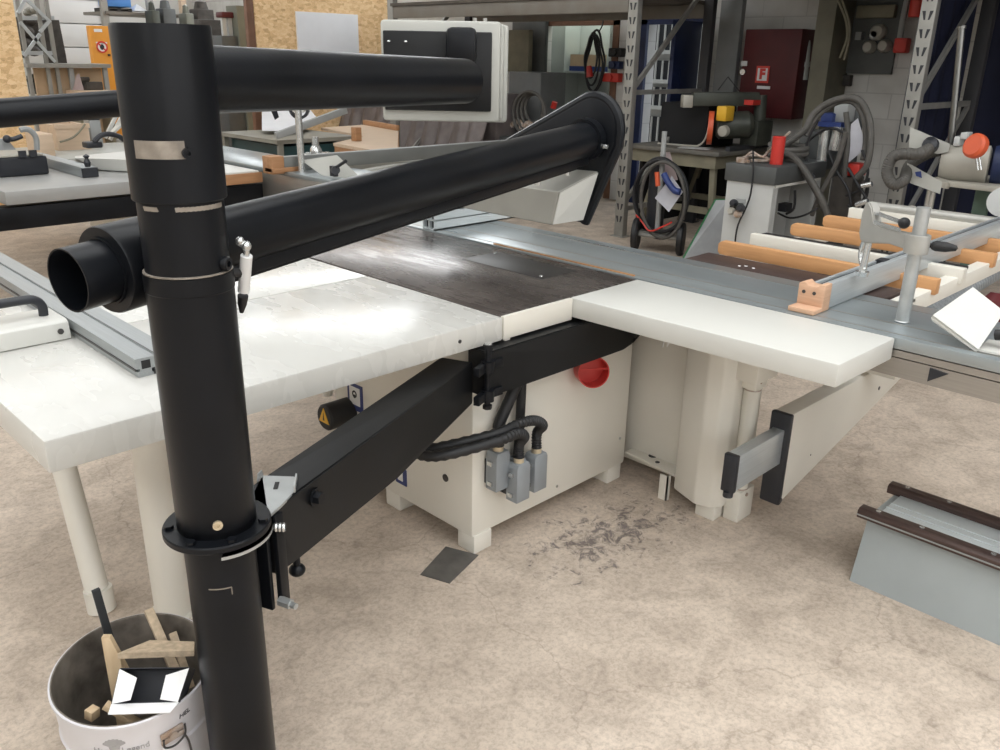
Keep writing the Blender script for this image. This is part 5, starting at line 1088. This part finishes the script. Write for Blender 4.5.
# orange-edged wooden bench
wbn = thing('wooden_bench', 'bench with pale wooden top and orange-brown raised edge', 'bench', (5.6, 7.1, 0))
MB().prism([(4.99, 6.56), (5.31, 6.76), (6.60, 8.38), (6.80, 9.3), (6.05, 9.2), (5.80, 7.98), (5.08, 7.52)], .83, .86, 'xy').build('bench_top', 'pale_wood', wbn)
MB().bar((6.58, 8.36, .89), (6.78, 9.3, .89), .05, .06, .003).build('raised_edge', 'orange_wood', wbn)
MB().bar((5.02, 6.60, .75), (5.10, 7.50, .75), .04, .16).bar((5.0, 6.57, .75), (5.31, 6.78, .75), .04, .20).bar((5.33, 6.80, .76), (6.58, 8.37, .76), .04, .18).build('apron', 'orange_wood', wbn)
for x, y in ((5.10, 6.72), (5.16, 7.45), (6.50, 8.42), (6.65, 9.15)): MB().box(x - .05, x + .05, y - .05, y + .05, 0, .83).build('leg', 'orange_wood', wbn)
mb = MB(); mb.box(5.36, 5.44, 7.52, 7.60, .861, 1.0, .006); solo('wood_peg', mb, 'orange_wood', 'short brown wooden peg standing on the pale bench top', 'peg')
# wrinkled pile
pl = thing('covered_pile', 'tall pile under wrinkled brown foil in the rack bay behind the wooden bench', 'pile', (7.8, 9.3, 0))
def pf_(u, v):
    # u along the width, v from floor to top
    f = 1 + .34 * abs(math.sin(u * 34 + 1.2 * math.sin(v * 3))) + .06 * math.sin(u * 91 + v * 7)
    a = Vector((7.62, 10.9, 0)).lerp(Vector((7.52, 7.75, 0)), u); n = Vector((-1, 0, 0))
    out = (.30 * (1 - v) ** 1.4 + .06) * f
    return a + n * out + Vector((.12 * v, 0, 1.32 * v + .03 * math.sin(u * 23)))
mb = MB().grid(pf_, 140, 14)
mb.hull([(7.66, 10.9, 0), (8.15, 10.9, 0), (8.15, 7.75, 0), (7.58, 7.75, 0), (7.74, 10.9, 1.28), (8.15, 10.9, 1.28), (8.15, 7.75, 1.28), (7.66, 7.75, 1.28)]); mb.build('foil_cover', 'pile', pl)
# clutter left of the doorway
M['darkgrey2'] = mat('dull_grey_cabinet', (.16, .165, .165), .5)
HQ = (7.85, 7.397, 1.066)
ch = thing('hose_reel', 'dark coil of hoses lying on a bench left of the doorway', 'hoses', (8.2, 8.7, .0))
MB().box(7.70, 8.25, HQ[1] - .6, HQ[1] + .45, .0, HQ[2] - .28, .01).build('bench', 'darkgrey', ch)
for k in range(4): MB().tube([(7.85 + .03 * k, HQ[1] + (.27 - .04 * k) * math.cos(t_ * PI / 6), HQ[2] + .02 * k + (.26 - .03 * k) * math.sin(t_ * PI / 6)) for t_ in range(12)], .02, 8, 3, closed=True).build('hose_coil', 'hose_grey', ch)
solo('rust_chain', MB().tube([(7.9, 7.732, 0.901), (7.9, 7.629, 0.968), (7.9, 7.523, 0.903), (7.9, 7.457, 0.954), (7.9, 7.353, 0.89), (7.9, 7.591, 0.886)], .035, 6, 4), 'rust', 'brown tangle lying below the hose coil', 'chain')
solo('red_plug', MB().cyl((8, 7.143, 1.145), (8, 7.115, 1.215), .035), 'red', 'red plug lying beside the dark hose coil', 'plug')
solo('wooden_board', MB().box(8.62, 8.70, *(8.165, 8.572, 1.526, 2.046), .004), 'trestle', 'beige board leaning left of the brown door frame', 'board')
solo('grey_cabinet', MB().box(8.30, 8.78, *(7.632, 8.197, 1.391, 1.536)[:2], 0, (7.632, 8.197, 1.391, 1.536)[3], .01), 'darkgrey2', 'grey low cabinet beside the brown door frame', 'cabinet')
solo('dark_door_leaf', MB().box(8.80, 8.86, *(8.041, 8.647, 1.552, 2.234)[:2], .0, 2.25, .004), 'panel_grey', 'dark tall board standing left of the brown door frame', 'board')
# OSB booth with white panel
ob = thing('osb_booth', 'OSB board booth with a white panel on its front', 'booth', (7.4, 12.0, 0))
MB().box(6.29, 8.52, 11.0, 11.03, 0, 3.2).build('front_board', 'osb', ob)
x0, x1, z0, z1 = (6.911, 7.944, 1.664, 2.248); MB().box(x0, x1, 10.965, 11.0, 1.15, z1, .004).build('white_panel', 'paper', ob, 'white panel')
solo('booth_post', MB().box(6.17, 6.27, 10.98, 11.06, 0, 3.2, .004), 'brown_frame', 'brown timber post at the left corner of the OSB booth', 'post')
# OSB partition at the far left
struct('wall_partition', MB().box(.5, 3.04, 10.0, 10.03, 0, 3.2), 'osb')
solo('pale_boards', MB().box(*(9.185, 10.076, 2.159, 2.28)[:2], 11.6, 11.7, *(9.185, 10.076, 2.159, 2.28)[2:]).box(*(9.234, 9.991, 2.444, 2.549)[:2], 11.6, 11.7, *(9.234, 9.991, 2.444, 2.549)[2:]), 'pale_wood', 'pale boards stored behind the rack beam', 'boards')
# scaffold-like rack with braces, shelf and cartons
sc_ = thing('steel_shelving', 'galvanised steel shelving with crossed braces at the far left', 'shelving', (4.4, 13.2, 0))
def yl(u, v, y=13.0): return Vector(PY(u, v, y))
for P in (((47, -3), (56, 66)), ((35, -3), (51, 92)), ((17, -3), (27, 62))): p_, q_ = yl(*P[0]), yl(*P[1]); MB().box(q_.x - .024, q_.x + .024, 12.97, 13.01, 0, 2.7).build('upright', 'rack', sc_)
mb = MB()
for P in (((20, 22), (55, 62)), ((24, 56), (40, 34)), ((26, -1), (50, 22)), ((18, 13), (26, -2)), ((40, 32), (50, 20))): mb.bar(yl(*P[0], 12.95), yl(*P[1], 12.95), .03, .04)
for v in (18, 53): mb.bar(yl(18, v), yl(54, v), .03, .05)
mb.build('brace', 'alu', sc_)
mb = MB(); a_, b2 = yl(25, 65), yl(108, 65); mb.box(a_.x, b2.x, 12.9, 13.5, a_.z - .03, a_.z + .02); mb.build('shelf', 'rack', sc_)
for u in (70, 104): p_ = yl(u, 70); MB().box(p_.x - .03, p_.x + .03, 12.95, 13.01, 0, p_.z + .05).build('shelf_leg', 'greypaint', sc_)
x0, x1, z0, z1 = (4.096, 4.538, 1.041, 1.459); solo('cardboard_sheet', MB().box(x0, x1, 13.1, 13.14, 0, z1), 'cardb', 'left brown cardboard sheet under the far shelf', 'cardboard')
x0, x1, z0, z1 = (4.565, 4.989, 1.032, 1.46); solo('cardboard_sheet', MB().box(x0, x1, 13.1, 13.14, 0, z1), 'cardb', 'right brown cardboard sheet under the far shelf', 'cardboard')
x0, x1, z0, z1 = (4.25, 4.728, 1.634, 2.081); solo('dark_board', MB().hull([(4.469, 13.6, 2.079), (4.695, 13.6, 2.087), (4.717, 13.6, 1.625), (4.461, 13.6, 1.621), (4.488, 13.66, 2.08), (4.738, 13.66, 1.624), ((4.461, 13.6, 1.621)[0], 13.6, 0), ((4.717, 13.6, 1.625)[0], 13.6, 0), ((4.717, 13.6, 1.625)[0], 13.66, 0)]), 'clutter', 'dark board leaning behind the steel shelving', 'board')
for (u0, v0, u1, v1, m_, lab) in ((20, 20, 44, 54, 'clutter', 'dark heap of parts behind the crossed braces'), (30, 76, 38, 94, 'olive', 'dark green rolls beside the OSB partition'), (27, 9, 36, 14, 'khaki', 'small khaki box on the top of the steel shelving')):
    x0, x1, z0, z1 = RY(u0, v0, u1, v1, 13.4); mb = MB()
    for k in range(9): mb.sphere((random.uniform(x0, x1), 13.4 + random.uniform(-.05, .15), random.uniform(z0, z1)), (x1 - x0) * .22 + .02, 1, 1, .8, 10)
    mb.box(x0, x1, 13.4, 13.5, z0, z1); solo('stored_goods', mb, m_, lab, 'goods')
fbz = (4.66, 12.8, 1.179)[2]; fb_ = thing('far_bench', 'low wooden bench carrying a vice under the far shelf', 'bench', (5.0, 12.8, 0)); fxa, fxb = (4.448, 12.8, 1.182)[0], (4.932, 12.8, 1.176)[0]; MB().box(fxa, fxb, 12.6, 13.05, fbz - .06, fbz - .004).build('bench_top', 'pale_wood', fb_); MB().box(fxa, fxa + .06, 12.7, 13.0, 0, fbz - .06).build('leg', 'trestle', fb_); MB().box(fxb - .06, fxb, 12.7, 13.0, 0, fbz - .06).build('leg', 'trestle', fb_)
x0, x1, z0, z1 = (4.477, 4.622, 1.181, 1.388); mb = MB().hull([(4.461, 12.8, 1.182), (4.607, 12.8, 1.18), (4.574, 12.8, 1.401), (4.529, 12.8, 1.363), (4.593, 12.9, 1.203)]); solo('red_cloth', mb, 'pink_rag', 'crumpled red-grey cloth under the far shelf', 'cloth')
solo('machine_vice', MB().box(*(4.575, 4.708, 1.297, 1.349)[:2], 12.8, 12.9, *(4.575, 4.708, 1.297, 1.349)[2:], .01).box(*(4.643, 4.873, 1.205, 1.284)[:2], 12.8, 12.95, fbz - .003, (4.643, 4.873, 1.205, 1.284)[3], .01).box(*(4.621, 4.701, 1.206, 1.336)[:2], 12.82, 12.92, fbz - .003, (4.621, 4.701, 1.206, 1.336)[3]), 'clutter', 'dark vice on the bench under the far shelf', 'vice')
# sectional door in the far wall
x0, x1, z0, z1 = (6.017, 6.984, 1.47, 2.912)
sd = MB()
for k in range(6): sd.box(x0, x1, 17.98, 18.09, .9 + k * .42, .9 + k * .42 + .405, .006)
struct('door_5', sd, 'door_white'); struct('trim_3', MB().box(x0 - .1, x1 + 2.2, 17.9, 18.09, .72, .88).box(x1, x1 + .12, 17.95, 18.09, 0, 5), 'rack')
# orange cabinet with a prohibition sign
oc = thing('orange_cabinet', 'tall orange steel cabinet with a prohibition sign, left of the black post top', 'cabinet', (5.65, 14.6, 0))
x0, x1, z0, z1 = (5.427, 5.815, 1.134, 2.051); MB().box(x0, x1 + .25, 14.5, 14.62, 0, z1, .01).build('cabinet_body', 'orange_cab', oc)
x_, z_ = (5.583, 14.49, 1.743)[0], (5.583, 14.49, 1.743)[2]
sg = MB().lathe([(0, 0), (.085, 0), (.085, .01), (0, .01)], (x_, 14.50, z_), (0, -1, 0), 24).build('sign', 'label_white', oc, 'round prohibition sign')
mb = MB().lathe([(.065, 0), (.088, 0), (.088, .004), (.065, .004)], (x_, 14.49, z_), (0, -1, 0), 24, True).bar((x_ - .055, 14.487, z_ + .055), (x_ + .055, 14.487, z_ - .055), .004, .022); mb.build('sign_ring', 'sign_red', sg)
MB().sphere((x_, 14.488, z_), .035, 1, .15, 1.2, 10).build('sign_figure', 'ink', sg)
for v0, v1, u0, u1 in ((29, 32, 94, 102), (42, 43.5, 96, 107)): x0b, x1b, z0b, z1b = RY(u0, v0, u1, v1, 14.495); MB().box(x0b, x1b, 14.49, 14.50, z0b, z1b).build('label', 'label_white', oc)
MB().box(*(5.658, 5.69, 1.612, 1.642)[:2], 14.47, 14.5, *(5.658, 5.69, 1.612, 1.642)[2:]).build('lock', 'ink', oc)
# high rack with blue crate and goods
hr = thing('high_rack', 'far rack with goods, visible above the black post', 'rack', (6.6, 15.6, 0))
for u in (104, 150, 183): p_ = PY(u, 10, 15.5); MB().box(p_[0] - .05, p_[0] + .05, 15.45, 15.55, 0, 3).build('upright', 'rack' if u != 183 else 'pale_wood', hr)
x0, x1, z0, z1 = (6.078, 7.512, 2.257, 2.304); MB().box(x0, x1, 15.4, 16.4, z0, z1).build('shelf', 'rack_beam', hr)
x0, x1, z0, z1 = (6.158, 6.56, 2.378, 2.579); solo('blue_crate', MB().box(x0, x1, 15.5, 15.9, z0, z1, .02), 'blue_crate', 'bright blue crate on a pallet at the top of the far rack', 'crate')
x0, x1, z0, z1 = (6.121, 6.54, 2.3, 2.362); pal = MB()
for k in range(3): pal.box(x0 + k * (x1 - x0) * .45, x0 + k * (x1 - x0) * .45 + .06, 15.5, 16, z0, z1)
pal.box(x0, x1, 15.5, 16, z1 - .02, z1).box(x0, x1, 15.5, 16, z0, z0 + .02); solo('pallet', pal, 'clutter', 'dark wooden pallet under the blue crate', 'pallet')
x0, x1, z0, z1 = (6.596, 6.839, 2.333, 2.444); solo('paper_roll', MB().hull([(x0, 15.5, z0), (x1, 15.5, z0), (x1, 15.9, z0), (x0, 15.9, z0), (x0 + .1, 15.6, z1), (x1 - .15, 15.6, z1)]), 'paper', 'white bundle beside the blue crate', 'bundle')
for u0, u1, v0, m_, lab in ((152, 160, 4, 'olive', 'olive machine part on the far rack beside the white bundle'), (163, 176, 2, 'darkgrey', 'dark machine part on the far rack left of the wooden upright'), (186, 194, 7, 'green_old', 'pale green machine part on the far rack right of the wooden upright'), (197, 214, 3, 'clutter', 'dark brown machine head on the far rack right end')):
    x0, x1, z0, z1 = RY(u0, v0, u1, 22, 15.0); solo('machine_part', MB().box(x0, x1, 15.0, 15.3, 0, z1 - .1, .02).lathe([(0, 0), ((x1 - x0) * .4, 0), ((x1 - x0) * .3, .12), (0, .15)], ((x0 + x1) / 2, 15.15, z1 - .1)), m_, lab, 'machine part')
om = thing('old_machine', 'old olive-green machine column standing before the OSB booth', 'machine', (5.9, 12.2, 0))
x0, x1, z0, z1 = (6.63, 6.79, 1.765, 2.33); MB().hull([(x0, 12.0, 0), (x1 + .1, 12.0, 0), (x1 + .1, 12.3, 0), (x0, 12.3, 0), (x0 - .05, 12.0, z1), (x1 - .08, 12.0, z1), (x1 - .08, 12.3, z1), (x0 - .05, 12.3, z1)]).build('column', 'green_old', om)
x0, x1, z0, z1 = (6.403, 6.701, 2.165, 2.244); MB().box(x0, x1, 12.1, 12.3, z0, z1, .02).build('arm', 'fire_red', om)
for u in (224, 230, 236): p_ = PY(u, 20, 12.15); MB().box(p_[0] - .03, p_[0] + .03, 12.15, 12.2, 0, p_[2] + .05).build('post', 'lightgrey', om)
x0, x1, z0, z1 = (6.337, 6.78, 1.816, 1.925); MB().box(x0, x1, 12.05, 12.5, 0, z1, .02).build('bed', 'darkgrey', om)
x0, x1, z0, z1 = (6.514, 6.643, 1.815, 2.147); solo('planing_machine', MB().box(x0 - .2, x1, 12.6, 12.8, 0, z1, .01), 'clutter', 'brown-grey machine frame left of the olive machine', 'machine')
solo('ceiling_duct', MB().bar((5.554, 12.5, 2.348), (7.191, 12.5, 2.433), .1, .06), 'greypaint', 'thin grey beam crossing above the olive machine', 'beam') if False else None
for u, m_ in ((180, 'far_win'),): pass
